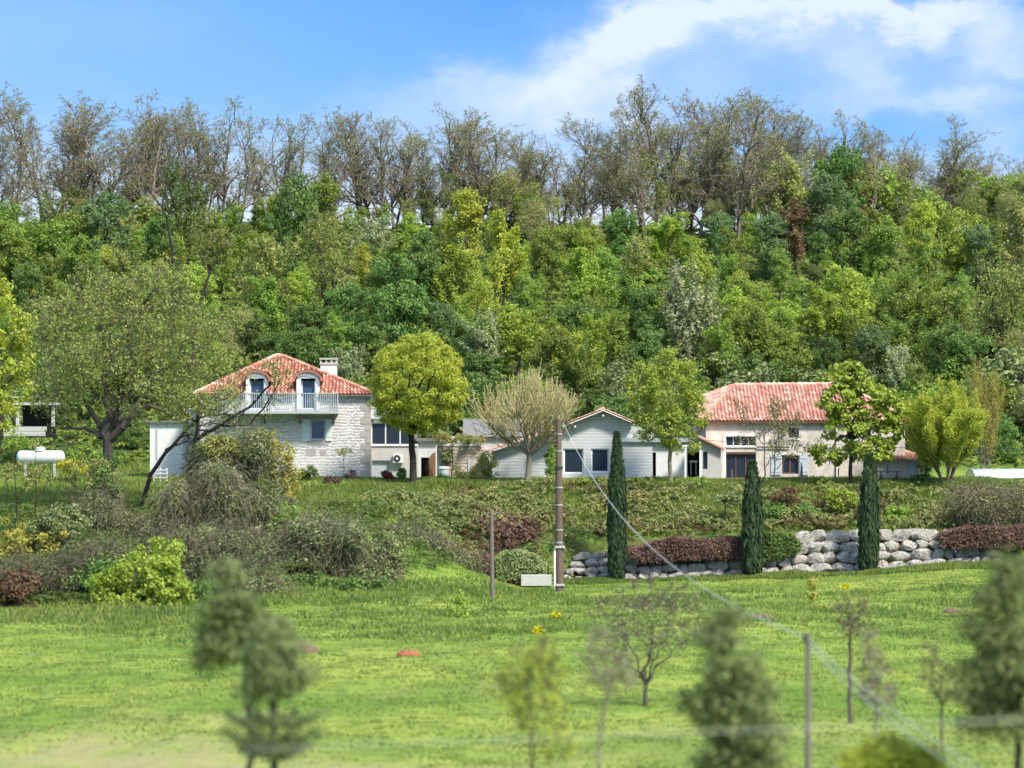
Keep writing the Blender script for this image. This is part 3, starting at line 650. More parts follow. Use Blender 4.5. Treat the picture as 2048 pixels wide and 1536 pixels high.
# low dead-looking limbs reaching over the house front: a leaning bare tree
def bare_px(name, label, px, d, lines, r0, G=None, wm='bark_dark', lm=None, nl=0, leaf=.06, spread=.1):
    """trunk and limbs drawn as photo polylines, finished with grown twigs"""
    org = site(px, d); segs = []; tips = []; O = np.array(org)
    for pts, ra, rb, dy in lines:
        Q = [np.array((px2x(a,d), d+dy*i/max(1,len(pts)-1), py2z(b,d)))-O for i, (a, b) in enumerate(pts)]; n = len(Q)-1
        sub = []
        for i in range(n):
            for s in range(3):
                sub.append(Q[i]+(Q[i+1]-Q[i])*s/3 + (R.normal(0,.05,3) if s else 0))
        sub.append(Q[-1]); m = len(sub)-1
        for i in range(m):
            a_ = ra+(rb-ra)*i/m; b_ = ra+(rb-ra)*(i+1)/m; segs.append((*sub[i],*sub[i+1],a_,b_))
            if G and i > m*G.get('from', .35) and R.random() < G['p']:
                dirn = nrm(sub[i+1]-sub[i]); side = nrm(R.normal(size=3)+dirn*.6+np.array([0,0,G.get('lift',.3)]))
                grow(R, sub[i+1], side, G['L']*(.6+.7*R.random()), max(b_*.5,.02), 0, G, segs, tips)
    S = np.array(segs); S[:,6:] = np.maximum(S[:,6:], .012)
    lf = None
    if lm and tips:
        T = np.array(tips); k = np.repeat(np.arange(len(T)), nl); P = T[k]+R.normal(0,spread,(len(k),3)); lf = leaves(R, P, leaf, None, aspect=.6)
    return plant(name, label, 'tree', org, tubes(S,6), lf, M[wm], M[lm] if lm else None)
GT = dict(n=[5,4,3], wig=[.18,.22,.25], up=[.03,.03,.02], taper=[.4,.4,.5], kids=[5,3], start=[.2,.2], ang=[.7,.7], ratio=[.5,.5], rr=[.6,.6], tipl=1, L=2.0, p=.5)
bare_px('bare_tree','dark leaning bare tree whose limbs cross the stone house balcony', 372, 206,
  [([(372,1010),(380,930),(395,860),(398,815)],.20,.09,0),([(395,880),(440,850),(500,815),(550,765),(560,740)],.13,.03,-1),([(280,1030),(300,950),(330,905),(370,860),(398,835),(450,825)],.16,.06,1),
   ([(398,830),(430,800),(470,795),(490,775)],.10,.03,0),([(440,850),(500,850),(540,800),(570,750)],.08,.02,-1.5),([(330,900),(380,880),(395,890)],.07,.03,0)], .2, dict(GT, p=.6, L=1.8), 'bark_dark','leaf_bud', 2, .05)
bare_px('snag','dead forked snag of dark bare wood between the oak and the dormer roof', 385, 232,
  [([(385,760),(392,640),(405,590),(420,545),(438,500)],.16,.05,0),([(408,585),(420,550),(405,520),(400,505)],.07,.03,0),([(402,600),(420,570),(436,590)],.05,.02,0)], .1, dict(GT, p=.08, L=.8))
bare_px('snag','long dark leaning bare trunk halfway up the hillside above the oak', 348, 262,
  [([(352,560),(345,500),(335,440),(325,415),(290,375)],.16,.05,0),([(325,415),(330,380),(335,350)],.07,.03,0)], .1, dict(GT, p=.15, L=1.2))
tree_px('broadleaf_tree','bright yellow-green tree cut by the photo edge beside the spreading oak','tree', -14, 214, (5,800),
  [(10,640,60,70,0,2),(0,720,70,60,0,2),(-30,600,60,60,0,2),(10,780,60,50,0,2),(-10,840,50,40,0,1.6)], 'bark_grey','leaf_lime', nclump=110, per=60, leaf=.12, cr=.55, tr=.2)
# clipped ball
tree_px('round_tree','round yellow-green clipped tree beside the stone house veranda','tree', 828, 214, (822,868),
  [(838,768,98,98,0,2.8),(835,830,70,36,0,2.1),(790,730,42,40,0,1.6),(880,735,42,44,0,1.6),(885,800,48,45,-.6,1.6),(790,800,50,48,-.5,1.6),(835,700,55,32,0,1.6),(760,770,24,40,0,1)], 'bark_dark','leaf_willow',
  nclump=520, per=95, leaf=.07, cr=.36, shell=.84, tr=.24, nprim=12, twigs=3, upb=.1)
# pollard with upright golden shoots
def pollard(px, d):
    org = site(px, d); segs = []; tips = []; O = np.zeros(3); fk = np.array((0.1,0,1.9)); segs.append((0,0,0,*(.0,0,.5),.30,.2)); segs.append((0,0,.5,0.03,0,1.1,.2,.17)); segs.append((.03,0,1.1,*fk,.17,.18))
    G = dict(n=[7,6,8], wig=[.07,.10,.05], up=[.10,.10,.13], taper=[.45,.5,.45], kids=[10,6], start=[.22,.15], ang=[.6,.45], ratio=[.52,1.1], rr=[.5,.45], tipl=1)
    for i in range(13):
        a = i*6.28/13+R.normal(0,.2); el = .35+.5*R.random()
        if i % 4 == 0: el = 1.1
        grow(R, fk, np.array([math.cos(a)*math.cos(el), math.sin(a)*math.cos(el)*.9, math.sin(el)]), 3.9*(.85+.2*R.random()), .085, 0, G, segs, tips)
    S = np.array(segs); S[:,6:] = np.maximum(S[:,6:], .013)
    T = np.array(tips); k = np.repeat(np.arange(len(T)), 1); P = T[k]+R.normal(0,.04,(len(k),3))
    S[:,6:] = np.maximum(S[:,6:], .017); wood = S[S[:,6] > .04]; tw = S[S[:,6] <= .04]
    o = plant('pollarded_tree','pollarded tree with a fan of upright golden bare shoots','tree', org, tubes(wood,7), leaves(R, P, .045, None, aspect=.6), M['bark_pale'], M['leaf_bud'])
    V, Q = tubes(tw, 3); me = npmesh('shoots', V, Q); me.materials.append(M['twig_gold']); c = bpy.data.objects.new('shoots', me); COL.objects.link(c); c.parent = o
    h = S[:,5].max(); want = (py2z(716, d)-org[2]); k = want/h; wx = (S[:,3].max()-S[:,3].min()); o.scale = (252*d/F/wx, 1.05, k); return o
pollard(1056, 214)
tree_px('maple_tree','slim leafy green tree standing between the bungalow and the farmhouse','tree', 1341, 214, (1341,860),
  [(1335,780,62,60,0,1.9),(1350,725,40,30,0,1.2),(1290,760,35,40,0,1.2),(1375,830,42,55,0,1.5),(1320,850,50,45,0,1.5),(1285,800,32,60,0,1),(1390,770,26,45,0,1),(1365,880,40,28,0,1)], 'bark_pale','leaf_bright',
  nclump=260, per=52, leaf=.085, cr=.40, shell=.6, tr=.14, nprim=10, twigs=2)
tree_px('horse_chestnut','horse chestnut with large bright leaves in front of the farmhouse roof','tree', 1702, 213, (1702,880),
  [(1705,760,42,36,0,1.3),(1680,800,40,40,0,1.5),(1740,800,42,40,0,1.5),(1690,850,50,30,0,1.6),(1765,860,40,28,0,1.3),(1660,915,30,18,0,1),(1740,900,50,26,0,1.4),(1640,895,20,16,0,.8),(1660,750,16,18,0,.8),(1785,820,22,36,0,1)], 'bark_dark','leaf_bright',
  nclump=240, per=46, leaf=.12, cr=.40, shell=.55, tr=.13, nprim=11, twigs=2, aspect=.7, upb=.7)
# willow clump
def willow(name, label, px, d, H, W, lm, n, seed, stems=8):
    org = site(px, d); segs = []; tips = []
    G = dict(n=[8,7,5], wig=[.05,.07,.08], up=[.07,.09,.10], taper=[.3,.35,.4], kids=[13,7], start=[.22,.15], ang=[.42,.40], ratio=[.42,.42], rr=[.45,.5], tipl=1)
    for s in range(stems):
        a = s*6.28/stems+R.normal(0,.3); t = .55*(.3+.8*R.random())
        grow(R, np.array((math.cos(a)*.2,math.sin(a)*.2,0)), nrm(np.array([math.cos(a)*t,math.sin(a)*t,1])), H*(.75+.3*R.random()), .075, 0, G, segs, tips)
    S = np.array(segs); S[:,6:] = np.maximum(S[:,6:], .011); T = np.array(tips); T = T[T[:,2] > H*.22]; k = np.repeat(np.arange(len(T)), n); P = T[k]+R.normal(0,.13,(len(k),3))
    o = plant(name, label, 'tree', org, tubes(S,4), leaves(R, P, .085, P*np.array([1,1,0]), upb=.1, aspect=.4), M['bark_pale'], M[lm])
    o.scale = (W/(P[:,0].max()-P[:,0].min()), 1, H/P[:,2].max()); return o
willow('willow_tree','bright yellow-green many-stemmed willow right of the farmhouse annex', 1893, 214, 225*214/F, 5.8, 'leaf_willow', 13, 1, 12)
willow('willow_tree','small pale yellowish willow peeping up behind the bright willow', 1968, 222, 255*222/F, 2.9, 'leaf_gold', 5, 2, 6)
# two thin bare trees before the farmhouse
GB = dict(n=[6,5,4], wig=[.12,.16,.2], up=[.04,.04,.03], taper=[.3,.4,.5], kids=[7,4], start=[.2,.2], ang=[.7,.7], ratio=[.5,.5], rr=[.6,.6], tipl=1, L=1.5, p=.75)
GB['from'] = .3
bare_px('bare_tree','slender leafless tree before the farmhouse wide upper window', 1529, 213,
  [([(1529,985),(1529,930),(1528,880),(1526,840)],.055,.02,0),([(1529,935),(1545,915),(1552,890)],.03,.015,0),([(1528,890),(1510,865),(1495,845)],.03,.012,0),([(1528,880),(1540,850),(1545,830)],.03,.012,0)], .05, GB, 'bark_grey','leaf_bud',1,.04)
bare_px('bare_tree','slender leafless tree before the farmhouse lower French window', 1549, 212.5,
  [([(1547,985),(1550,930),(1553,880),(1556,845)],.05,.02,0),([(1550,940),(1570,920),(1580,900)],.03,.012,0),([(1553,885),(1570,865),(1585,850)],.03,.012,0),([(1555,870),(1590,895),(1600,890)],.02,.012,0)], .05, GB, 'bark_grey','leaf_bud',1,.04)
# umbrella tree on the lawn
tree_px('small_tree','tiny umbrella-shaped budding tree against the stone house wall','tree', 687, 214, (688,912),[(688,903,19,7,0,.6)], 'bark_grey','leaf_olive', nclump=30, per=8, leaf=.05, cr=.16, shell=.5, tr=.03, nprim=6)
# columnar cypresses
def cypress(label, px, d, top, bot, wpx):
    x = px2x(px,d); z0 = py2z(bot,d); org = (x, d, min(z0, zgf(x,d)-.05)); H = py2z(top,d)-org[2]; Wd = wpx*d/F; n = 17000
    t = R.random(n)**.85; z = t*H; a = R.random(n)*6.28; ph = R.random()*6; prof = Wd/2*np.minimum(1, (t+.06)*6)**.5*np.where(t > .45, 1-.75*((t-.45)/.55)**1.7, 1)*(.66+.42*vnoise(a*1.4+ph,z*.8,.55,int(px))+.22*vnoise(a*3+ph,z,.22,int(px)+1)); prof *= np.where(vnoise(a*2.2+ph, z, .45, 6) < .25, .72, 1)
    r = prof*(.70+.42*R.random(n)**1.5)*np.where(R.random(n) < .07, 1.28, 1); P = np.stack([np.cos(a)*r, np.sin(a)*r, z], -1)
    nn = P*np.array([1,1,0]); nn = nrm(nn+R.normal(0,.25,(n,3))*np.array([1,1,.3])); up = np.array([0,0,1.])+R.normal(0,.22,(n,3)); up = nrm(up-nn*(up*nn).sum(1,keepdims=True)); b = np.cross(nn, up)
    s = .20*(.6+.8*R.random(n))[:,None]; V = np.stack([P-up*s, P+b*s*.22, P+up*s, P-b*s*.22],1).reshape(-1,3)
    segs = [(0,0,0,0,0,H*.35,.12,.09),(0,0,H*.35,0,0,H*.93,.09,.02)]
    for i in range(90):
        zz = H*(.05+.85*R.random()); aa = R.random()*6.28; rr = Wd*.36; segs.append((0,0,zz-.3 if zz > .3 else 0,math.cos(aa)*rr,math.sin(aa)*rr,zz+.5,.02,.008))
    return plant('cypress_tree', label, 'tree', org, tubes(segs,6), (V, np.arange(n*4).reshape(-1,4), np.clip((.3*R.random(n)+.7*vnoise(a*1.6,z,.6,3)),0,1)), M['bark_dark'], M['leaf_cypress'])
cypress('dark columnar cypress nearest the tall utility pole', 1234, 203.2, 868, 1150, 33)
cypress('dark columnar cypress between purple hedge and green ivy hedge', 1505, 203.2, 925, 1146, 38)
cypress('dark columnar cypress in front of the bare boulder wall', 1738, 203.2, 912, 1136, 37)
# ---- thickets: cascades of bare vines over low growth
def thicket(name, label, d, blobs, nst, nleaf, lm, leaf=.07, cat='thicket', stint=(0,1), hang=.5, base_px=None, group=None, depth=1.6, L=1.1):
    """blobs drawn on the photo: (px, py, rx, ry)"""
    px0 = base_px or blobs[0][0]; org = site(px0, d); nst = int(nst*.72); nleaf = int(nleaf*1.35)
    Lb = shatter(px_lobes(d, org, [(a,b,c,e,R.normal(0,.5),depth) for a,b,c,e in blobs]), 7)
    S0, dr = lobepts(R, Lb, nst, .8); segs = []; tt = []
    ln = L*(.5+R.random(nst)); d0 = nrm(dr*.5+R.normal(0,.6,(nst,3))+np.array([0,0,.5])); p = S0.copy()
    allseg = []
    for s in range(5):
        d0 = nrm(d0+np.array([0,0,-hang*.55])+R.normal(0,.22,(nst,3))); q = p+d0*(ln/5)[:,None]
        allseg.append(np.concatenate([p,q,np.full((nst,1),.013),np.full((nst,1),.010)],1)); p = q
    # a few stout stems from the ground
    for i in range(14):
        k = int(R.integers(nst)); T = S0[k]; b = np.array([T[0]*.6+R.normal(0,.3), T[1]*.5, 0]); gz = zgf(org[0]+b[0], org[1]+b[1])-org[2]; b[2] = gz
        mid = (b+T)/2+R.normal(0,.2,3); allseg.append(np.array([[*b,*mid,.06,.04],[*mid,*T,.04,.02]]))
    A = np.concatenate(allseg); V, Q = tubes(A, 3); tint = np.repeat(stint[0]+(stint[1]-stint[0])*R.random(len(A)), 3)
    P, dd = lobepts(R, Lb, nleaf, .75); P = P+R.normal(0,.12,P.shape)
    tl = .5*R.random(nleaf)+.5*vnoise(P[:,0]*1.0, P[:,2]*1.0, .6, 5)
    o = plant(name, label, cat, org, (V, Q, tint), leaves(R, P, leaf, dd, tl), M['twig_brown'], M[lm], wname='stems', lname='foliage', group=group); return o
thicket('bramble_thicket','dense brown vine thicket round the foot of the spreading oak', 198, [(200,1040,60,50),(180,1080,70,60),(280,1090,80,60),(240,1100,110,60),(330,1110,50,60),(150,1120,60,50)], 6800, 9000, 'leaf_brush')
thicket('ivy_thicket','tall ivy and vine mound hiding the left corner of the stone house', 204, [(470,950,80,80),(400,1040,60,90),(500,890,50,45),(500,1040,60,120),(440,1080,80,80),(390,960,30,80),(540,1010,40,70)], 6800, 15000, 'leaf_brush', .085)
def shrub_px(name, label, d, blobs, lm, n, per, leaf=.09, cr=.3, wm='bark_dark', base_px=None, **kw):
    px0 = base_px or blobs[0][0]; org = site(px0, d)
    L = px_lobes(d, org, [(a,b,c,e,0,(c+e)/2*d/F) for a,b,c,e in blobs])
    if min(b[2] for b in blobs) > 22: L = shatter(L, 5, (.4,.62), .7, .8)
    zb = min(l[2]-l[5] for l in L)
    w, l = crown_tree(R, (0,0,max(.1,zb+.15)), L, n, per, leaf, cr, tr=kw.pop('tr',.04), **kw)
    return plant(name, label, 'shrub', org, w, l, M[wm], M[lm], wname='stem', lname='foliage')
shrub_px('golden_shrub','golden-leaved shrub glowing against the stone house wall', 205, [(560,935,38,42),(540,890,30,36),(575,970,30,30),(520,880,28,28),(560,985,40,28)], 'leaf_gold', 150, 42, .085, .34)
shrub_px('golden_shrub','golden-leaved shrub at the photo edge under the gas tank', 190, [(30,1075,60,42),(80,1095,50,42),(0,1120,60,45),(115,1085,30,36)], 'leaf_gold', 190, 50, .085, .36)
thicket('bramble_thicket','brown leafless bramble bank along the meadow edge under the golden shrub', 172, [(60,1170,90,60),(150,1180,90,65),(0,1200,70,50),(240,1180,80,60),(190,1120,70,40)], 7000, 8000, 'leaf_brush', .07, stint=(0,.8))
shrub_px('wild_shrub','big yellow-green shrub at the meadow edge below the oak', 168, [(290,1150,80,60),(310,1115,60,36),(240,1190,60,45),(340,1190,60,50),(280,1210,80,34)], 'leaf_bright', 330, 60, .09, .36)
thicket('bramble_thicket','grey-brown vine thicket between the big yellow-green shrub and pine tops', 176, [(420,1130,80,70),(500,1160,80,60),(400,1190,80,40),(350,1100,50,60),(470,1090,70,50)], 6200, 8000, 'leaf_brush', .07)
thicket('bramble_thicket','rounded grey-green bramble mound on the bank below the lawn', 187, [(650,1110,100,55),(720,1140,80,45),(600,1120,80,60),(630,1060,60,36),(580,1160,70,40),(750,1165,50,26),(680,1080,60,40)], 6800, 15000, 'leaf_brush', .085, stint=(.1,1))
shrub_px('wild_shrub','light green leafy shrub in front of the ivy thicket', 192, [(555,1070,30,50),(580,1040,24,36),(540,1130,40,30)], 'leaf_mid', 70, 40, .09, .3)
thicket('bramble_thicket','low dark bramble hollow between bramble mound and purple mound', 199, [(850,1110,80,36),(800,1080,50,26),(910,1130,60,28)], 2600, 6000, 'leaf_brush', .075)
shrub_px('wild_shrub','dark green undergrowth shrub at the foot of the bramble mound', 181, [(640,1165,70,22),(720,1170,60,20)], 'leaf_dark', 60, 44, .08, .3)
for lab, px, py, rx, ry, d, lm in (('green ivy column wrapping the foot of the spreading oak trunk',216,985,26,70,202.2,'leaf_dark'),('mid-green wild shrub between oak thicket and ivy thicket',320,1040,46,40,200,'leaf_mid'),
    ('olive wild shrub below the bare saplings',120,1045,56,34,190,'leaf_brush'),('dark wild shrub under the right flank of the ivy thicket',520,1010,44,60,201.5,'leaf_dark'),('green wild shrub crowning the ivy thicket',450,905,50,34,203,'leaf_bud'),
    ('olive wild shrub low before the ivy thicket',410,1085,56,40,186,'leaf_brush'),('dark green wild shrub at the meadow edge beside the big yellow-green shrub',195,1170,50,44,171,'leaf_dark'),('green wild shrub on top of the bramble mound',690,1075,50,26,189,'leaf_mid'),
    ('olive wild shrub at the flank of the bramble mound',770,1120,44,40,188,'leaf_brush'),('dark wild shrub at the meadow edge behind the first blurred pine',430,1190,60,40,170,'leaf_dark'),('bright wild shrub on the lawn edge below the golden shrub',600,1030,40,24,200,'leaf_mid'),
    ('brownish wild shrub at the photo edge along the meadow',20,1180,50,50,168,'leaf_rust')):
    shrub_px('wild_shrub', lab, d, [(px,py,rx,ry)], lm, 110, 60, .075, .36)
thicket('ivy_thicket','tall ragged curtain of ivy and vines falling from the house corner to the meadow', 194, [(430,970,60,70),(470,1040,60,80),(400,1080,50,80),(520,1100,46,80),(360,1010,30,60),(450,1140,60,60),(545,1040,28,60)], 6500, 17000, 'leaf_brush', .08, stint=(.1,1), L=1.7, hang=.9)
thicket('ivy_thicket','dark ivy-wrapped column around the big oak trunk', 201.5, [(214,985,14,40),(205,1030,26,46),(232,1050,34,40)], 2200, 7000, 'leaf_dark', .075, L=1.2, hang=.9, depth=1)
# bare saplings in front of the gas tank
for px, top, lab in ((30,900,'thin dark bare sapling nearest the photo edge below the gas tank'),(70,905,'bare branchy sapling in front of the gas tank'),(98,930,'upright bare sapling under the right end of the gas tank'),(150,925,'forked bare sapling beside the yellow flowers'),(185,940,'short bare sapling between yellow flowers and oak trunk')):
    bare_px('bare_sapling', lab, px, 192, [([(px,1070),(px+3,1000),(px+1,top)],.045,.015,0),([(px+2,1000),(px+22,970),(px+30,940)],.025,.012,0),([(px+2,1020),(px-16,980),(px-18,950)],.025,.012,0)], .04, dict(GT, L=.8, p=.6), 'bark_dark','leaf_bud',2,.05)
# garden shrubs by the stone house
shrub_px('garden_shrub','round red-leaved shrub beside the grey cellar door', 216, [(772,955,14,12)], 'leaf_red', 36, 60, .05, .16)
shrub_px('garden_shrub','dark green shrub between the red shrub and clipped tree trunk', 216.4, [(803,950,8,14)], 'leaf_dark', 30, 50, .05, .14)
shrub_px('garden_shrub','spreading dark shrub against the left of the stone wall', 216, [(617,942,18,10),(605,950,12,8)], 'leaf_dark', 30, 44, .06, .22)
shrub_px('garden_shrub','dark purplish rounded shrub on the lawn before the stone wall', 213, [(662,972,18,18)], 'leaf_purple', 36, 50, .06, .24)
shrub_px('garden_shrub','small dark purplish shrub under the umbrella-shaped tree', 215, [(702,952,13,11)], 'leaf_purple', 24, 44, .05, .2)
shrub_px('yucca','pale strappy yucca on the lawn below the umbrella tree', 213, [(690,978,14,16)], 'leaf_bright', 16, 30, .14, .2, aspect=.15) 
shrub_px('garden_shrub','light brown twiggy shrub between golden shrub and purplish shrub', 212, [(625,980,22,16)], 'leaf_bud', 34, 36, .06, .24)
shrub_px('garden_shrub','tall grey-green shrub at the corner of the rubble stone wall', 217, [(975,925,20,22),(960,945,22,16),(985,945,16,20)], 'leaf_olive', 50, 40, .06, .26)
shrub_px('garden_shrub','yellow-flowering shrub at the foot of the rubble stone wall', 216.5, [(925,955,20,12),(915,940,12,10)], 'leaf_gold', 30, 36, .05, .22)
shrub_px('garden_shrub','small dark green shrub left of the rubble wall foot', 216.5, [(885,957,12,9)], 'leaf_dark', 20, 40, .05, .2)
shrub_px('climbing_plant','brown climber hanging over the top of the rubble stone wall', 219.0, [(905,875,45,13),(950,878,26,10),(870,868,26,12)], 'leaf_bud', 60, 44, .06, .26, base_px=905)
shrub_px('climbing_plant','dark ivy patch clinging to the rubble stone wall', 219.1, [(893,912,13,16)], 'leaf_brush', 24, 44, .05, .2, base_px=893)
shrub_px('climbing_plant','green climber on the corner between the two bungalow walls', 217, [(1102,925,12,36)], 'leaf_mid', 40, 40, .06, .22)
shrub_px('garden_shrub','dark shrub beside the white annex door', 214, [(1845,958,20,12)], 'leaf_dark', 30, 44, .06, .24)
shrub_px('garden_shrub','sprawling dry shrub at the pool cover foot', 212, [(2000,985,40,18),(2040,975,30,20)], 'leaf_bud', 50, 30, .06, .3)
shrub_px('garden_shrub','blossoming white shrub between annex roof and bright willow', 216, [(1850,925,16,22)], 'leaf_pale', 30, 34, .06, .24)
for px, w, lm, lab in ((1270,20,'leaf_mid','low green shrub on the terrace edge below the slatted door'),(1400,22,'leaf_mid','low green shrub on the terrace edge below the porch'),(1640,26,'leaf_mid','low green shrub on the terrace edge below the leaning posts'),
    (1160,18,'leaf_olive','low yellowish shrub below the first bungalow window'),(1205,16,'leaf_olive','low yellowish shrub below the second bungalow window')):
    shrub_px('garden_shrub', lab, 213, [(px,963,w,8)], lm, 22, 40, .06, .2)
shrub_px('wild_shrub','dark leafy shrub on the bank between the cypresses', 208, [(1590,1035,60,24),(1550,1020,30,18)], 'leaf_dark', 90, 44, .07, .3)
shrub_px('fern_shrub','yellow-green ferny shrub on the bank beside the third cypress', 209, [(1680,1000,34,22),(1660,985,20,12)], 'leaf_bright', 50, 36, .08, .28)
shrub_px('wild_shrub','glossy green shrub on the bank right of the third cypress', 208, [(1790,1030,28,22)], 'leaf_mid', 50, 44, .07, .26)
shrub_px('wild_shrub','brownish twiggy shrub on the bank left of the second cypress', 208, [(1450,1000,34,16)], 'leaf_brush', 50, 40, .06, .28)
shrub_px('wild_shrub','brownish twiggy shrub on the bank right of the second cypress', 208.5, [(1575,990,30,20)], 'leaf_rust', 50, 40, .06, .28)
thicket('bramble_thicket','grey tangle of bare stems at the photo edge above the wall', 206, [(1960,1010,70,36),(2030,1020,50,50),(1990,1060,50,26)], 3600, 2500, 'leaf_bud', .06)
# the meadow: small plants
shrub_px('young_shrub','thin yellow young shrub in the meadow below the boulder wall', 176, [(1625,1165,9,16),(1625,1190,7,12)], 'leaf_gold', 22, 26, .06, .16, tr=.02)
shrub_px('young_shrub','loose light green young shrub in the meadow right of the bramble mound', 165, [(912,1225,24,26),(915,1195,14,16)], 'leaf_bright', 34, 22, .07, .28, tr=.02)
for px, py, lab in ((1690,1172,'small yellow flower clump in the grass below the boulder wall'),(1110,1232,'small yellow flower clump in the grass below the tall pole'),(1075,1262,'leggy yellow flower clump above the yellow-green sapling')):
    x, d, z = ground_at(px, py+6); shrub_px('wild_flowers', lab, d, [(px,py,10,6)], 'flower_yellow', 14, 22, .06, .16, tr=.01)
shrub_px('wild_flowers','bright yellow flowering patch behind the gas tank end', 216, [(150,935,28,12),(130,928,16,8)], 'flower_yellow', 60, 40, .06, .22, tr=.02)
shrub_px('garden_shrub','green shrub on the lawn slope above the gas tank', 226, [(180,905,50,16),(40,885,36,14)], 'leaf_mid', 70, 40, .07, .3)
# ---- foreground trees, out of focus
def pine(name, label, px, d, top, lobes, lm='leaf_pine_hazed', n=120, per=60, leaf=.05, cr=.16, tr=.07, wm='bark_dark', **kw):
    org = site(px, d); fork = (0,0,py2z(lobes[-1][1],d)-org[2]); L = shatter(px_lobes(d, org, [(a,b,c,e,0,c*d/F) for a,b,c,e in lobes]), 5)
    w, l = crown_tree(R, fork, L, n, per, leaf, cr, tr=tr, nprim=kw.pop('nprim',8), aspect=.3, **kw)
    return plant(name, label, 'tree', org, w, l, M[wm], M[lm])
pine('pine_tree','blurred young pine with pale green tip at the meadow edge', 492, 64, 1120, [(448,1150,46,34),(455,1205,72,44),(480,1260,92,46),(455,1310,60,36),(510,1240,60,34)], n=200, per=32, leaf=.062, cr=.27, shell=.4)
def layered_pine(px, d):
    org = site(px, d); L = []
    for cy, rx, ry in ((1265,50,22),(1300,62,26),(1345,70,26),(1378,66,16)): L.append((px2x(px,d)-org[0],0,py2z(cy,d)-org[2],rx*d/F,rx*d/F,ry*d/F))
    w1, l1 = crown_tree(R, (0,0,py2z(1370,d)-org[2]), shatter(L, 5), 200, 40, .062, .24, tr=.09, nprim=8, aspect=.25)
    C = []; segs = []
    for cy, w in ((1440,98),(1475,100),(1500,70)):
        for a in np.linspace(0, 6.28, 8)[:-1]:
            for t in np.linspace(.25,1,8):
                x = math.cos(a+cy)*w*d/F*t; y = math.sin(a+cy)*w*d/F*t; z = py2z(cy,d)-org[2]-.18*t*(1-t)*2+.12*t*t; C.append((x,y,z))
            segs.append((0,0,py2z(cy,d)-org[2],C[-5][0],C[-5][1],C[-5][2]-.05,.035,.02)); segs.append((C[-5][0],C[-5][1],C[-5][2]-.05,*C[-1],.02,.008))
    C = np.array(C); k = np.repeat(np.arange(len(C)), 22); P = C[k]+R.normal(0,1,(len(k),3))*np.array([.09,.09,.04]); lv = leaves(R, P, .055, None, aspect=.25)
    V1, Q1 = w1; V2, Q2 = tubes(segs, 6); LV = np.concatenate([l1[0],lv[0]]); LQ = np.concatenate([l1[1],lv[1]+len(l1[0])]); LT = np.concatenate([l1[2],lv[2]*.5])
    plant('pine_tree','blurred young pine with layered lower branches and grey trunk','tree', org, (np.concatenate([V1,V2]), np.concatenate([Q1,Q2+len(V1)])), (LV,LQ,LT), M['bark_grey'], M['leaf_pine_hazed'])
layered_pine(545, 59)
pine('pine_tree','blurred dark conifer standing alone in the middle of the meadow', 1458, 62, 1205, [(1452,1230,34,28),(1435,1275,66,42),(1470,1330,84,50),(1455,1400,104,60),(1480,1460,112,50),(1480,1530,116,50)], n=320, per=32, leaf=.065, cr=.30, shell=.4, tr=.08)
pine('pine_tree','blurred pine cut by the photo edge beneath the boulder wall', 2040, 64, 1090, [(2025,1130,40,44),(2010,1200,62,46),(1995,1270,76,44),(2015,1340,104,44),(1985,1390,86,30),(2010,1440,110,36)], n=320, per=32, leaf=.065, cr=.30, shell=.4, tr=.08)
def fore(name, label, px, d, fk, lobes, lm, n, per, leaf=.05, cr=.22, tr=.04, wm='bark_grey', **kw):
    return tree_px(name, label, 'tree', px, d, fk, [(a,b,c,e,0,c*d/F) for a,b,c,e in lobes], wm, lm, nclump=n, per=per, leaf=leaf, cr=cr, tr=tr, **kw)
fore('sapling','blurred yellow-green sapling in the meadow below the tall pole', 1052, 62, (1055,1400), [(1060,1310,50,34),(1030,1350,44,34),(1090,1340,44,34),(1060,1390,66,36),(1110,1470,40,60),(1040,1430,40,40)], 'leaf_lime', 120, 10, twigs=3)
fore('sapling','blurred thin bare sapling between the yellow-green sapling and forked tree', 1210, 60, (1215,1380), [(1215,1290,40,40),(1200,1340,46,40),(1240,1360,40,40)], 'leaf_bud', 60, 4, leaf=.03, twigs=5, wm='bark_pale')
fore('blossom_tree','forked dark tree with thin pale blossom crown in the meadow', 1290, 118, (1292,1370), [(1290,1190,80,34),(1370,1200,60,30),(1230,1230,60,34),(1330,1260,90,44),(1260,1290,60,36)], 'leaf_pale', 170, 5, leaf=.045, cr=.4, tr=.09, twigs=6, shell=.4, wm='bark_grey')
fore('sapling','slim grey sapling with wispy top in the meadow left of the pine', 1700, 112, (1702,1260), [(1700,1215,36,28),(1710,1250,40,26)], 'leaf_bud', 44, 5, leaf=.04, cr=.3, tr=.07, twigs=5)
fore('sapling','blurred greyish brown twiggy bush in the meadow under the wire', 1755, 92, (1752,1420), [(1750,1330,34,40),(1755,1390,40,40),(1740,1290,24,24)], 'leaf_bud', 90, 5, leaf=.035, cr=.25, twigs=6, wm='bark_pale')
fore('sapling','blurred leaning sapling with thin green top beside the edge pine', 1890, 84, (1884,1410), [(1870,1350,36,30),(1900,1380,40,30),(1860,1310,24,24)], 'leaf_olive', 60, 8, leaf=.04, twigs=4)
fore('wild_shrub','blurred yellow-green bush top rising from the bottom of the frame', 1780, 66, (1780,1600), [(1780,1520,70,44),(1730,1530,50,36),(1840,1530,50,40)], 'leaf_lime', 200, 44, leaf=.05, cr=.2)
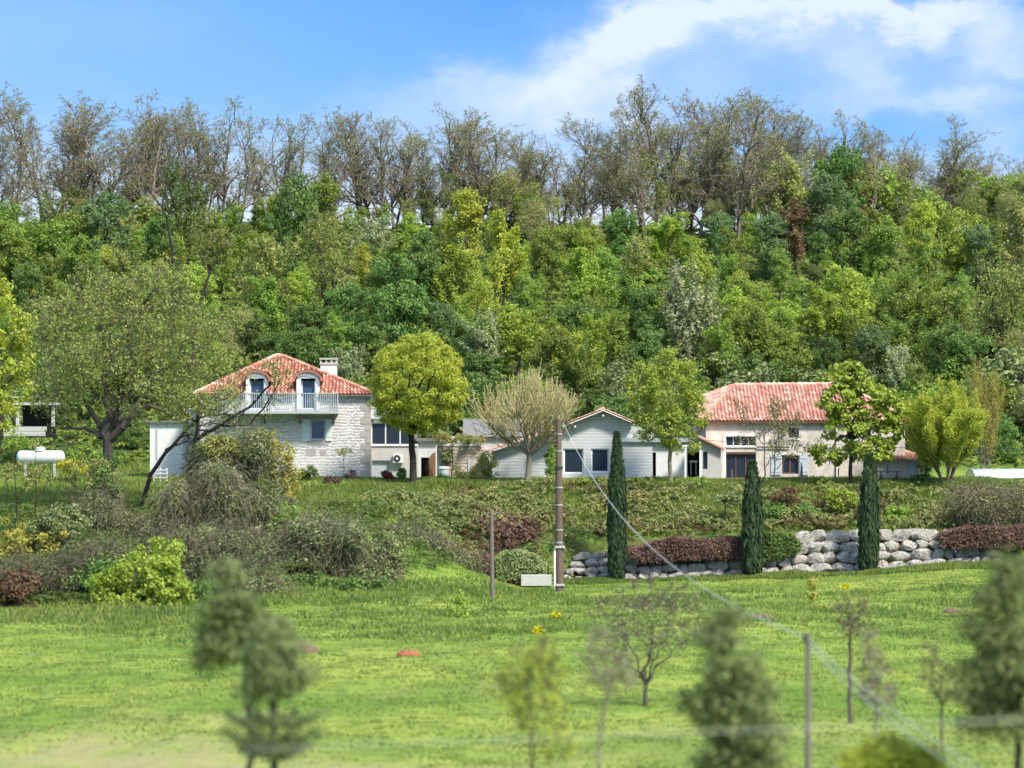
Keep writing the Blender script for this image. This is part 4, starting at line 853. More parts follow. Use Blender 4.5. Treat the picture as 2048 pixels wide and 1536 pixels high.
# ---------------------------------------------------------------- building materials
rr = random.Random(5)
M['stone_house'] = mat_stone('stone_house', (.66,.65,.62), (.40,.39,.38), (.78,.74,.69), .36, .19, .24, .03, (.74,.72,.68))
M['stone_rubble'] = mat_stone('stone_rubble', (.72,.62,.52), (.42,.36,.30), (.50,.42,.35), .38, .2, .2, .06, (.72,.60,.52))
M['render_old'] = mat_plain('render_old', (.72,.66,.59), .92, (.42,.37,.32), 1.9, .9, .02)
M['render_white'] = mat_plain('render_white', (.74,.74,.73), .9, (.55,.55,.54), 1.5, .5, .01)
M['render_grey'] = mat_plain('render_grey', (.50,.48,.45), .9, (.36,.34,.31), 1.5, .6, .01)
M['quoin'] = mat_plain('quoin', (.45,.42,.38), .9, (.30,.28,.25), 3, .7, .02)
M['white_paint'] = mat_plain('white_paint', (.78,.78,.76), .5, (.6,.6,.58), 4, .3)
M['grey_paint'] = mat_plain('grey_paint', (.42,.47,.49), .55, (.32,.36,.38), 3, .4)
M['shutter_green'] = mat_plain('shutter_green', (.66,.73,.70), .55, (.52,.58,.56), 5, .3)
M['shutter_blue'] = mat_plain('shutter_blue', (.50,.56,.62), .6, (.40,.45,.50), 5, .4)
M['glass'] = mat_glass('glass', (.02,.028,.045), .12, .35); M['glass_blue'] = mat_glass('glass_blue', (.04,.07,.13), .08)
M['inside_shade'] = mat_plain('inside_shade', (.012,.010,.010), .9)  # near-black colour that puts the shade of interiors into the surface
M['wood_brown'] = mat_plain('wood_brown', (.16,.075,.04), .7, (.08,.04,.025), 8, .6, stretch=(1,1,.2))
M['wood_grey'] = mat_plain('wood_grey', (.20,.17,.14), .85, (.11,.09,.07), 6, .7, .01, stretch=(3,3,.4))
M['concrete'] = mat_plain('concrete', (.50,.50,.46), .9, (.34,.34,.30), 5, .6, .01)
M['tank_white'] = mat_plain('tank_white', (.60,.63,.64), .35, (.62,.64,.62), 2, .4)
M['metal_dark'] = mat_plain('metal_dark', (.06,.06,.065), .5, metal=.4)
M['cable_white'] = mat_plain('cable_white', (.62,.62,.58), .6); M['cable_dark'] = mat_plain('cable_dark', (.05,.05,.05), .6)
M['pool_cover'] = mat_plain('pool_cover', (.50,.62,.70), .25, (.62,.70,.74), 3, .5)
M['slate'] = mat_plain('slate', (.20,.20,.20), .8, (.13,.13,.12), 4, .6, .01)
M['tile'] = mat_tint('tile', [(0,(.20,.075,.055)),(.3,(.44,.18,.12)),(.6,(.55,.27,.19)),(.85,(.68,.43,.32)),(1,(.82,.68,.54))], .85, 9, .3)
M['tile_pink'] = mat_tint('tile_pink', [(0,(.34,.14,.10)),(.3,(.54,.26,.19)),(.6,(.63,.36,.28)),(.85,(.74,.51,.41)),(1,(.84,.73,.58))], .85, 9, .25)
def siding():
    m, nt, N, L, b = newmat('siding')
    tc = N.new('ShaderNodeTexCoord'); sp = N.new('ShaderNodeSeparateXYZ'); L.new(tc.outputs['Object'], sp.inputs[0])
    fr = nmath(nt, 'FRACT', nmath(nt, 'MULTIPLY', sp.outputs[2], 1/.20)); ln = nramp(nt, fr, .86, .97)
    n = nnoise(nt, 1.2, 4); c = nmix(nt, nmath(nt,'MULTIPLY',n,.5), (.60,.62,.63), (.50,.525,.54))
    L.new(nmix(nt, nmath(nt,'MULTIPLY',ln,.45), c, (.22,.24,.26)), b.inputs['Base Color']); b.inputs['Roughness'].default_value = .6
    nbump(nt, nmath(nt, 'SUBTRACT', fr, ln), .02, b); return m
M['siding'] = siding()

def wall_holes(mb, x0, x1, z0, z1, y, holes, depth=.28, t=.5, ztop=None):
    """front wall facing the camera with openings (hx0,hx1,hz0,hz1) and their reveals"""
    xs = sorted({x0, x1, *[h[0] for h in holes], *[h[1] for h in holes]}); zs = sorted({z0, z1, *[h[2] for h in holes], *[h[3] for h in holes]})
    for a, b in zip(xs, xs[1:]):
        for c, e in zip(zs, zs[1:]):
            cx, cz = (a+b)/2, (c+e)/2
            if any(h[0] < cx < h[1] and h[2] < cz < h[3] for h in holes): continue
            mb.face([(a,y,c),(b,y,c),(b,y,e),(a,y,e)], t)
    for h in holes:
        a, b, c, e = h; Y = y+depth
        mb.face([(a,y,c),(a,y,e),(a,Y,e),(a,Y,c)], t); mb.face([(b,y,c),(b,Y,c),(b,Y,e),(b,y,e)], t)
        mb.face([(a,y,c),(a,Y,c),(b,Y,c),(b,y,c)], t); mb.face([(a,y,e),(b,y,e),(b,Y,e),(a,Y,e)], t)
def H(px0, px1, py0, py1, d): return (px2x(px0,d), px2x(px1,d), py2z(py1,d), py2z(py0,d))
def tile_face(mb, A, B, C, D, pitch=.235, row=.40, amp=.055, R_=rr, skip=None):
    """canal tiles on the plane A-B (eave) D-C (ridge); A,D on one side, B,C on the other. D may equal C."""
    A, B, C, D = map(Vector, (A, B, C, D)); eu = (B-A); W = eu.length; eu.normalize()
    mid = (C+D)/2; vdir = (mid-A) - eu*(mid-A).dot(eu); Lh = vdir.length; ev = vdir.normalized(); nn = eu.cross(ev).normalized()
    if nn.z < 0: nn = -nn
    uD = (D-A).dot(eu); uC = (C-A).dot(eu); nr = max(2, round(Lh/row)); k = 6; nc = int(math.ceil(max(W, uC)/pitch))
    cmin = int(math.floor(min(0, uD)/pitch)); tones = {}
    for c in range(cmin, nc):
        colt = R_.random()
        for r in range(nr):
            v0 = r/nr; v1 = (r+1)/nr; tone = max(0, min(.93, .2*colt+.72*R_.random()))
            if R_.random() < .06: tone = .97
            def cl(u, v): lo = uD*v; hi = W+(uC-W)*v; return max(lo, min(hi, u))
            for i in range(k):
                ua = (c+i/k)*pitch; ub = (c+(i+1)/k)*pitch
                if ub < min(uD*v0, uD*v1) or ua > max(W+(uC-W)*v0, W+(uC-W)*v1): continue
                ha = amp*math.sin(i/k*2*math.pi); hb = amp*math.sin((i+1)/k*2*math.pi); lift = .035
                pts = []
                for u, v, h in ((ua,v0,ha+lift),(ub,v0,hb+lift),(ub,v1,hb),(ua,v1,ha)): pts.append(A + eu*cl(u,v) + ev*v*Lh + nn*h)
                gap = i >= 3
                if skip and skip((pts[0]+pts[2])/2): continue
                mb.face(pts, tone*(.55 if gap else 1))
                if i < 3: mb.face([A+eu*cl(ua,v0)+ev*v0*Lh+nn*(ha+lift), A+eu*cl(ua,v0)+ev*v0*Lh+nn*(ha-.03), A+eu*cl(ub,v0)+ev*v0*Lh+nn*(hb-.03), A+eu*cl(ub,v0)+ev*v0*Lh+nn*(hb+lift)], 0)
def ridge(mb, a, b, r=.13, R_=rr):
    a = Vector(a); b = Vector(b); n = max(1, round((b-a).length/.42))
    for i in range(n):
        p = a+(b-a)*i/n; q = a+(b-a)*(i+1.08)/n; mb.tube([p+Vector((0,0,.03)), q], [r, r*.86], 8, .35+.6*R_.random(), cap=True)
def window(parent, x0, x1, z0, z1, y, gm='glass', fm='white_paint', cols=1, rows=1, fw=.055, name='window'):
    w = MB().box(x0+fw*.5, x1-fw*.5, y+.03, y+.05, z0+fw*.5, z1-fw*.5).build(name, M[gm], parent)
    f = MB(); f.box(x0, x0+fw, y-.02, y+.07, z0, z1); f.box(x1-fw, x1, y-.02, y+.07, z0, z1); f.box(x0+fw, x1-fw, y-.02, y+.07, z0, z0+fw); f.box(x0+fw, x1-fw, y-.02, y+.07, z1-fw, z1)
    for i in range(1, cols): xx = x0+(x1-x0)*i/cols; f.box(xx-fw*.6, xx+fw*.6, y-.015, y+.06, z0+fw, z1-fw)
    for i in range(1, rows): zz = z0+(z1-z0)*i/rows; f.box(x0+fw, x1-fw, y-.012, y+.055, zz-fw*.3, zz+fw*.3)
    f.build('frame', M[fm], w); return w

# ---------------------------------------------------------------- the stone house
def stone_house():
    d = 220.0; X = lambda p: px2x(p, d); Z = lambda p: py2z(p, d)
    x0, x1, zg0, ze, D1 = X(400), X(741), -.25, Z(787), d+9.6
    h = thing('stone_house','pale rubble stone house with pyramid tile roof, two dormers and a long balcony','house',((x0+x1)/2, d+4.8, zg0))
    lower = H(622,650,840,879,d); doorL = H(499,529,757,819,d); doorR = H(602,631,757,819,d)
    m = MB(); holes = [lower, (doorL[0],doorL[1],doorL[2],ze), (doorR[0],doorR[1],doorR[2],ze)]
    wall_holes(m, x0, x1, zg0, ze, d, holes); 
    m.face([(x1,d,zg0),(x1,D1,zg0),(x1,D1,ze),(x1,d,ze)]); m.face([(x0,d,zg0),(x0,d,ze),(x0,D1,ze),(x0,D1,zg0)]); m.face([(x0,D1,zg0),(x0,D1,ze),(x1,D1,ze),(x1,D1,zg0)])
    m.build('wall', M['stone_house'], h)
    q = MB()
    for i in range(13):
        zz = zg0+.1+i*.42; w = .62 if i % 2 else .36
        if zz+.4 < ze: q.box(x1-w, x1+.02, d-.025, d+.3, zz, zz+.39)
    q.build('quoins', M['quoin'], h)
    s = MB(); s.pbox(614,656,879,890,d-.02,d+.2); s.pbox(604,668,832,840,d-.015,d+.2); s.pbox(650,660,840,879,d-.012,d+.15); s.pbox(612,632,897,912,d-.015,d+.1); s.pbox(640,654,899,912,d-.015,d+.1); s.build('dressed_stone', M['quoin'], h)
    window(h, *lower, d+.16, 'glass_blue', 'white_paint', 1)
    for a, b in ((604,620),(651,664)):
        sh = MB().pbox(a, b, 838, 882, d-.07, d-.03); [sh.pbox(a+1, b-1, y, y+2, d-.09, d-.071) for y in (846, 872)]; sh.build('shutter', M['shutter_green'], h)
    # roof: pyramid with short ridge
    ov = .35; ax = X(546); ry = (d+D1)/2; rz = py2z(711, ry); e = ze-.03
    a, b, c, f = (x0-ov-.1,d-ov,e),(x1+ov,d-ov,e),(x1+ov,D1+ov,e),(x0-ov-.1,D1+ov,e); p = (ax-.15,ry,rz); p2 = (ax+.25,ry,rz)
    DR = [(X(490)+.1, X(537)-.1), (X(591)+.1, X(641)-.1)]; sk = lambda q: q.y < d+3 and any(u < q.x < w for u, w in DR) and q.z < Z(760)
    m = MB(); tile_face(m, a, b, p2, p, skip=sk); tile_face(m, b, c, p2, p2, row=.6); tile_face(m, f, a, p, p, row=.6); m.face([c,f,p,p2], .5)
    ridge(m, a, p); ridge(m, b, p2); ridge(m, p, p2); roof = m.build('roof', M['tile'], h)
    m = MB(); xs_ = [x0-ov, DR[0][0], DR[0][1], DR[1][0], DR[1][1], x1+ov-.02]
    for i_ in (0,2,4): m.box(xs_[i_], xs_[i_+1], d-ov+.02, d-.004, e-.14, e-.05)
    m.build('eaves', M['wood_grey'], h)
    ch = MB(); cd = ry+1.0; ch.pbox(641,673,728,800,cd,cd+.9)
    chm = ch.build('chimney', M['render_white'], h)
    cp = MB(); cp.pbox(639,675,725,729,cd-.06,cd+.96); cp.pbox(639,675,716,719,cd-.06,cd+.96)
    for px in (640,651,662,671): cp.pbox(px,px+3,719,725,cd,cd+.8)
    cp.build('chimney_cap', M['concrete'], chm)
    MB().tube([P3(617,742,d+.6), P3(617,729,d+.6)], [.05,.015], 6).build('finial', M['concrete'], h)
    # dormers
    for L_, R_, dr in ((490,537,doorL),(591,641,doorR)):
        dx0, dx1 = X(L_+2), X(R_-2); yf = d-.10; top = Z(761); n = 12; cx = (dx0+dx1)/2; rise = Z(743)-top; hw = (dx1-dx0)/2
        m = MB(); zb = Z(821)
        m.face([(dx0,yf,zb),(dr[0],yf,zb),(dr[0],yf,top),(dx0,yf,top)]); m.face([(dr[1],yf,zb),(dx1,yf,zb),(dx1,yf,top),(dr[1],yf,top)])
        zt = dr[3]
        m.face([(dr[0],yf,zt),(dr[1],yf,zt),(dr[1],yf,top),(dr[0],yf,top)])
        arc = [(cx+hw*math.cos(math.pi*i/n), yf, top+rise*math.sin(math.pi*i/n)) for i in range(n+1)]
        m.face(arc)
        for xx in (dx0, dx1): m.face([(xx,yf,zb),(xx,yf+3.6,zb),(xx,yf+3.6,top),(xx,yf,top)])
        for xx in (dr[0], dr[1]): m.face([(xx,yf,zb),(xx,yf,zt),(xx,yf+.2,zt),(xx,yf+.2,zb)])
        m.face([(dr[0],yf,zt),(dr[1],yf,zt),(dr[1],yf+.2,zt),(dr[0],yf+.2,zt)])
        dm = m.build('dormer', M['render_white'], h)
        m = MB(); N = 16; o = .16
        for r in range(10):
            ya = yf-.22+r*.42; yb = ya+.44
            for i in range(N):
                def pt(j, y, lift): 
                    a_ = math.pi*j/N; bump = .03*math.sin(j*math.pi) ; return (cx+(hw+o+.06)*math.cos(a_), y, top-.06+(rise+o)*math.sin(a_)**.9+lift)
                m.face([pt(i,ya,.04),pt(i+1,ya,.04),pt(i+1,yb,0),pt(i,yb,0)], rr.random()*.9)
        for i in range(N):
            a0 = math.pi*i/N; a1 = math.pi*(i+1)/N; g = lambda a_, k: (cx+(hw+k+.06)*math.cos(a_), yf-.22, top-.06+(rise+k)*math.sin(a_)**.9)
            m.face([g(a0,.02), g(a1,.02), g(a1,.16), g(a0,.16)], .25)
        m.build('dormer_roof', M['tile'], dm)
        window(h, dr[0], dr[1], dr[2], dr[3], d+.14, 'glass_blue', 'white_paint', 1, 1, .09, 'balcony_door')
    # balcony
    bx0, bx1, yb = X(444), X(675.5), d-1.25; dk = py2z(822, yb); 
    xa = px2x(444,yb); xb = px2x(675.5,yb)
    m = MB(); m.box(xa, xb, yb, d-.003, dk-.17, dk); bal = m.build('balcony', M['grey_paint'], h)
    m = MB(); rt = py2z(786, yb); m.box(xa, xb, yb+.01, yb+.08, rt-.06, rt); m.box(xa, xb, yb+.03, yb+.06, dk+.07, dk+.12)
    n = int((xb-xa)/.135)
    for i in range(n+1):
        x = xa+.02+(xb-xa-.04)*i/n; big = i % 11 == 0; w = .045 if big else .022; m.box(x-w, x+w, yb+.025, yb+.065, dk, rt-.06)
    for x in (xa, xb-.06):
        m.box(x, x+.06, yb+.08, d-.003, rt-.06, rt)
        for j in range(1, 8): m.box(x+.01, x+.05, yb+.08+j*.14, yb+.12+j*.14, dk, rt-.06)
    m.build('railing', M['grey_paint'], bal)
    m = MB()
    for px in (458,530,600,668):
        x = X(px); m.bar((x,d-.02,dk-.75),(x,yb+.25,dk-.19), .10); m.box(x-.05,x+.05,yb+.1,d-.003,dk-.27,dk-.172)
    m.build('bracket', M['wood_grey'], bal)
stone_house()
def side_wing():
    d = 223.5; h = thing('side_wing','white rendered outbuilding showing through the oak beside the stone house','outbuilding',(px2x(370,d),d+2,-.3))
    z1 = py2z(842,d)
    m = MB(); x0, x1, x2 = px2x(300,d), px2x(372,d), px2x(402,d)
    m.box(x0, x1, d, d+5, -1.6, py2z(845,d)); m.build('wall', M['render_white'], h)
    m = MB(); m.box(x1+.003, x2, d+.4, d+5, -1.2, py2z(815,d)); m.build('wall', M['render_white'], h)
    MB().pbox(366,371,848,920,d-.06,d-.003).build('drainpipe', M['grey_paint'], h); MB().pbox(312,315,848,918,d-.05,d-.003).build('drainpipe', M['grey_paint'], h)
    m = MB(); m.box(x0-.2,x1+.1,d-.25,d+5.2,py2z(845,d)+.003,py2z(845,d)+.12); m.build('roof', M['slate'], h)
side_wing()
def veranda():
    d = 221.2; X = lambda p: px2x(p,d); h = thing('veranda','low pale extension with glazed veranda beside the stone house','veranda',(X(785),d+2,-.2))
    m = MB(); hole = H(744,779,921,975,d); wall_holes(m, X(743), X(834), -.35, py2z(889,d), d, [hole]); m.face([(X(834),d,-.35),(X(834),d+5,-.35),(X(834),d+5,py2z(889,d)),(X(834),d,py2z(889,d))]); m.face([(X(743),d,py2z(889,d)),(X(834),d,py2z(889,d)),(X(834),d+5,py2z(889,d)),(X(743),d+5,py2z(889,d))]); m.build('wall', M['render_grey'], h)
    MB().box(hole[0],hole[1],d+.2,d+.24,-.35,hole[3]).build('cellar_door', M['grey_paint'], h)
    m = MB(); m.box(X(742),X(836),d-.08,d+.02,py2z(892,d),py2z(888,d)); m.build('sill', M['white_paint'], h)
    m = MB()
    for px in (742,770,799,826): m.pbox(px,px+2.4,846,888,d+.02,d+.1)
    m.pbox(742,834,843,847,d+.02,d+.1); m.pbox(742,834,838,841,d-.1,d+.1); m.build('frame', M['white_paint'], h)
    for a, b in ((744.6,769.8),(772.6,798.8),(801.6,825.8)): MB().pbox(a,b,847.2,888,d+.05,d+.065).build('window', M['glass'], h)
    m = MB(); m.box(X(744),X(833),d+3,d+3.1,py2z(889,d),py2z(842,d)); m.build('inner_wall', M['slate'], h)
    m = MB(); m.box(X(770)+.1,X(795),d+1.5,d+1.6,py2z(889,d)+.003,py2z(860,d)); m.build('curtain', M['render_white'], h)
    y0 = d-.3; a = (X(741)+.003,y0,py2z(838,d)); b = (X(838),y0,py2z(838,d)); c = (X(838),d+4.5,py2z(822,d)); e = (X(741)+.003,d+4.5,py2z(822,d))
    m = MB(); m.face([a,b,c,e]); m.face([(p[0],p[1],p[2]+.08) for p in (a,b,c,e)]); m.face([a,b,(b[0],b[1],b[2]+.08),(a[0],a[1],a[2]+.08)]); m.build('roof', M['grey_paint'], h)
    # air conditioner is its own thing hung on the wall
    ac = thing('air_conditioner','white air conditioner unit hung on the extension wall beside the grey door','air conditioner',(X(796),d-.25,py2z(926,d)))
    MB().pbox(786,806,908,926,d-.36,d-.04).build('casing', M['white_paint'], ac, bevel=.02)
    m = MB(); cx, cz = px2x(794.5,d), py2z(917,d)
    m.tube([(cx,d-.39,cz),(cx,d-.361,cz)], .23, 20); m.build('fan_grille', M['metal_dark'], ac)
    m = MB(); m.tube([(cx,d-.41,cz),(cx,d-.392,cz)], .08, 12); m.build('fan_hub', M['white_paint'], ac)
veranda()
def yard():
    d = 224.0; X = lambda p: px2x(p,d)
    h = thing('shed','pale blue-grey shed with dark open doorway behind the round clipped tree','shed',(X(850),d+1.5,0))
    m = MB(); hole = H(842,871,915,975,d); wall_holes(m, X(836), X(874), -.2, py2z(882,d), d, [hole], .3); m.build('wall', M['siding'], h)
    MB().box(X(837),X(873),d+.8,d+.9,-.2,py2z(890,d)).build('shade_sheet', M['inside_shade'], h)  # black sheet painted as the shade inside the doorway
    m = MB(); m.box(X(832),X(878),d-.3,d+3,py2z(882,d)+.003,py2z(876,d)); m.build('roof', M['slate'], h)
    g = MB(); n = 12; y = d-.15
    pts = [(X(858),y,-.15),(X(871),y,-.15)]+[(X(871)-(X(871)-X(858))*math.sin(math.pi/2*i/n), y-.4*i/n, py2z(905+18*(1-math.cos(math.pi/2*i/n)),d)) for i in range(n+1)]
    g.face(pts); g.face([(p[0],p[1]+.05,p[2]) for p in pts]); 
    for i in range(len(pts)): a = pts[i]; b = pts[(i+1)%len(pts)]; g.face([a,b,(b[0],b[1]+.05,b[2]),(a[0],a[1]+.05,a[2])])
    tag(g.build('gate', M['wood_brown'], org=(X(864),y,-.15)), 'brown curved wooden gate leaning open at the dark shed doorway', 'gate')
    # rubble wall
    d2 = 219.6; m = MB(); xs = np.linspace(px2x(874,d2), px2x(986,d2), 38); 
    tops = [py2z(np.interp(p,[874,880,905,960,968,975,986],[893,890,889,891,900,915,935]),d2)+rr.uniform(-.05,.05) for p in np.linspace(874,986,38)]
    for i in range(37): m.face([(xs[i],d2,-.2),(xs[i+1],d2,-.2),(xs[i+1],d2,tops[i+1]),(xs[i],d2,tops[i])]); m.face([(xs[i],d2,tops[i]),(xs[i+1],d2,tops[i+1]),(xs[i+1],d2+.6,tops[i+1]),(xs[i],d2+.6,tops[i])]); m.face([(xs[i],d2+.6,-.2),(xs[i+1],d2+.6,-.2),(xs[i+1],d2+.6,tops[i+1]),(xs[i],d2+.6,tops[i])])
    for k in (0,-1): m.face([(xs[k],d2,-.2),(xs[k],d2+.6,-.2),(xs[k],d2+.6,tops[k]),(xs[k],d2,tops[k])])
    w = thing('rubble_wall','old pinkish rubble stone wall between the shed and the bungalow','wall',(px2x(930,d2),d2+.3,-.2)); m.build('masonry', M['stone_rubble'], w)
    m = MB()
    for i in range(26):
        p = 876+i*3.5; m.pbox(p, p+rr.uniform(2.5,4.5), 886+rr.uniform(-2,2), 892, d2-.03-.001*i, d2+.5)
    m.build('coping_stones', M['render_white'], w)
    MB().pbox(935.5,941,918,962,d2-.05,d2-.003).build('pale_pillar', M['shutter_blue'], w); MB().pbox(874,881,905,965,d2-.04,d2-.004).build('grey_pier', M['render_grey'], w)
    b = MB(); cx, cy, zz = px2x(888,217.5), 217.5, py2z(936,217.5)
    b.tube([(cx,cy,-.2),(cx,cy,zz-.05)], [.3,.33], 12); o = b.build('garden_bin', M['shutter_green'], org=(cx,cy,-.2)); tag(o, 'small green bin with a white lid at the foot of the rubble wall', 'bin')
    l = MB(); l.tube([(cx,cy,zz-.045),(cx,cy,zz+.05),(cx,cy,zz+.10)], [.38,.36,.2], 12); l.build('lid', M['white_paint'], o)
yard()
def gable_roof(mb, x0, xp, x1, z0, zp, z1, y0, y1, pitch=.235):
    tile_face(mb, (x0,y1,z0), (x0,y0,z0), (xp,y0,zp), (xp,y1,zp), pitch); tile_face(mb, (x1,y0,z1), (x1,y1,z1), (xp,y1,zp), (xp,y0,zp), pitch)
    mb.face([(x0,y0,z0-.06),(xp,y0,zp-.06),(xp,y1,zp-.06),(x0,y1,z0-.06)],.2); mb.face([(x1,y0,z1-.06),(x1,y1,z1-.06),(xp,y1,zp-.06),(xp,y0,zp-.06)],.2); ridge(mb, (xp,y0,zp), (xp,y1,zp))
def bungalow():
    d = 218.4; X = lambda p: px2x(p,d); Z = lambda p: py2z(p,d)
    h = thing('bungalow','low blue-grey boarded bungalow with tile-edged gable and dark picture windows','house',(X(1190),d+4,-.1))
    zb = -.2; xL, xR = X(1112), X(1305); zw = Z(866)
    w1 = H(1127,1167,897,947,d); w2 = H(1182,1218,897,945,d)
    m = MB(); wall_holes(m, xL, xR, zb, zw, d, [w1, w2], .22)
    pk = (X(1206), Z(823)); m.face([(xL,d,zw),(xR,d,zw),(X(1266),d,Z(847)),(pk[0],d,pk[1]),(X(1112),d,Z(858))])
    m.face([(xL,d,zb),(xL,d,zw),(xL,d+8,zw),(xL,d+8,zb)]); m.face([(xR,d,zb),(xR,d+8,zb),(xR,d+8,zw),(xR,d,zw)]); m.build('wall', M['siding'], h)
    for w in (w1, w2): window(h, *w, d+.12, 'glass', 'white_paint', 1, 1, .09, 'picture_window')
    m = MB(); m.box(w1[1]+.25, w2[0]-.2, d-.03, d-.003, zb, w1[3]+.1); m.build('corner_post', M['white_paint'], h)
    m = MB(); m.box(X(1112),X(1240),d-.06,d-.003,-.2,Z(951)); m.build('plinth', M['render_white'], h)
    y0 = d-.55; m = MB(); gable_roof(m, X(1084), X(1206), X(1268), Z(866), Z(818), Z(844), y0, d+8)
    m.build('roof', M['tile_pink'], h)
    m = MB()
    for a, b in (((X(1084),y0-.02,Z(869)-.0),(X(1206),y0-.02,Z(821))),((X(1206),y0-.02,Z(821)),(X(1268),y0-.02,Z(847)))): m.bar(a,b,.22,.06)
    m.build('bargeboard', M['white_paint'], h)
    m = MB()
    for px, py in ((1206,830),(1150,852),(1262,852)): m.box(X(px)-.06,X(px)+.06,y0,d-.003,Z(py+3),Z(py-1))
    m.build('purlin', M['white_paint'], h)
    # left wing
    h2 = thing('bungalow_wing','blue-grey windowless wing with a single sloping tiled roof beside the pollarded tree','house',(X(1040),d+4,-.1))
    d = 219.0; m = MB(); m.face([(X(984),d,zb),(X(1111.5),d,zb),(X(1111.5),d,Z(862)),(X(1040),d,Z(886)),(X(984),d,Z(903))]); m.face([(X(984),d,zb),(X(984),d,Z(903)),(X(984),d+6,Z(903)),(X(984),d+6,zb)]); m.build('wall', M['siding'], h2)
    m = MB(); e0 = (X(966),d-.5,Z(905)); e1 = (X(1110),d-.5,Z(855)); tile_face(m, (e0[0],d+6,e0[2]), e0, e1, (e1[0],d+6,e1[2])); m.face([(e0[0],e0[1],e0[2]-.06),(e1[0],e1[1],e1[2]-.06),(e1[0],d+6,e1[2]-.06),(e0[0],d+6,e0[2]-.06)],.2); m.build('roof', M['tile_pink'], h2)
    m = MB(); m.bar((e0[0],d-.54,e0[2]-.08),(e1[0],d-.54,e1[2]-.08),.17,.05); m.build('bargeboard', M['white_paint'], h2)
    m = MB(); [m.box(X(px)-.06,X(px)+.06,d-.5,d-.003,Z(py),Z(py-5)) for px, py in ((985,905),(1040,886))]; m.build('purlin', M['white_paint'], h2)
    h3 = thing('barn','long grey-roofed barn behind the rubble wall and the pollarded tree','barn',(X(960),228,0)); d = 227
    m = MB(); m.box(px2x(885,d),px2x(1090,d),d,d+6,-.2,py2z(872,d)); m.build('wall', M['render_old'], h3)
    m = MB(); a=px2x(925,d); b=px2x(1095,d); z0=py2z(873,d); z1=py2z(838,d+4); m.face([(a,d-.3,z0),(b,d-.3,z0),(b,d+4,z1),(a,d+4,z1)]); m.face([(a,d-.3,z0),(a,d+4,z1),(a,d+8,z0)]); m.face([(b,d-.3,z0),(b,d+8,z0),(b,d+4,z1)]); m.face([(a,d+8,z0),(b,d+8,z0),(b,d+4,z1),(a,d+4,z1)]); m.build('roof', M['slate'], h3)
    # link
    d = 218.6; h4 = thing('garden_link','flat white-fronted link with slatted dark opening behind the slim maple','outbuilding',(X(1315),d+2,-.1))
    m = MB(); ho = H(1272,1312,905,957,d); ho2 = H(1375,1399,905,968,d); wall_holes(m, X(1240), X(1400), zb, Z(884), d, [ho, ho2], .3); m.build('wall', M['render_white'], h4)
    m = MB(); m.box(X(1238),X(1404),d-.4,d+5,Z(884)+.003,Z(876)); m.build('roof', M['grey_paint'], h4)
    [MB().box(q[0]-.2,q[1]+.2,d+1.2,d+1.3,zb,q[3]+.1).build('shade_sheet', M['inside_shade'], h4) for q in (ho, ho2)]  # black sheets stand for the shade behind both openings
    m = MB(); [m.pbox(p,p+2,906,957,d+.1,d+.14) for p in (1276,1283,1290,1297,1304)]; m.build('slats', M['wood_grey'], h4)
    t = MB(); t.pbox(1379,1395,921,925,d+.2,d+.8); t.pbox(1381,1383,925,950,d+.3,d+.35); t.pbox(1391,1393,925,950,d+.3,d+.35); tag(t.build('garden_table', M['white_paint'], org=(X(1387),d+.4,Z(950))), 'small white table standing in the dark porch opening', 'table')
bungalow()
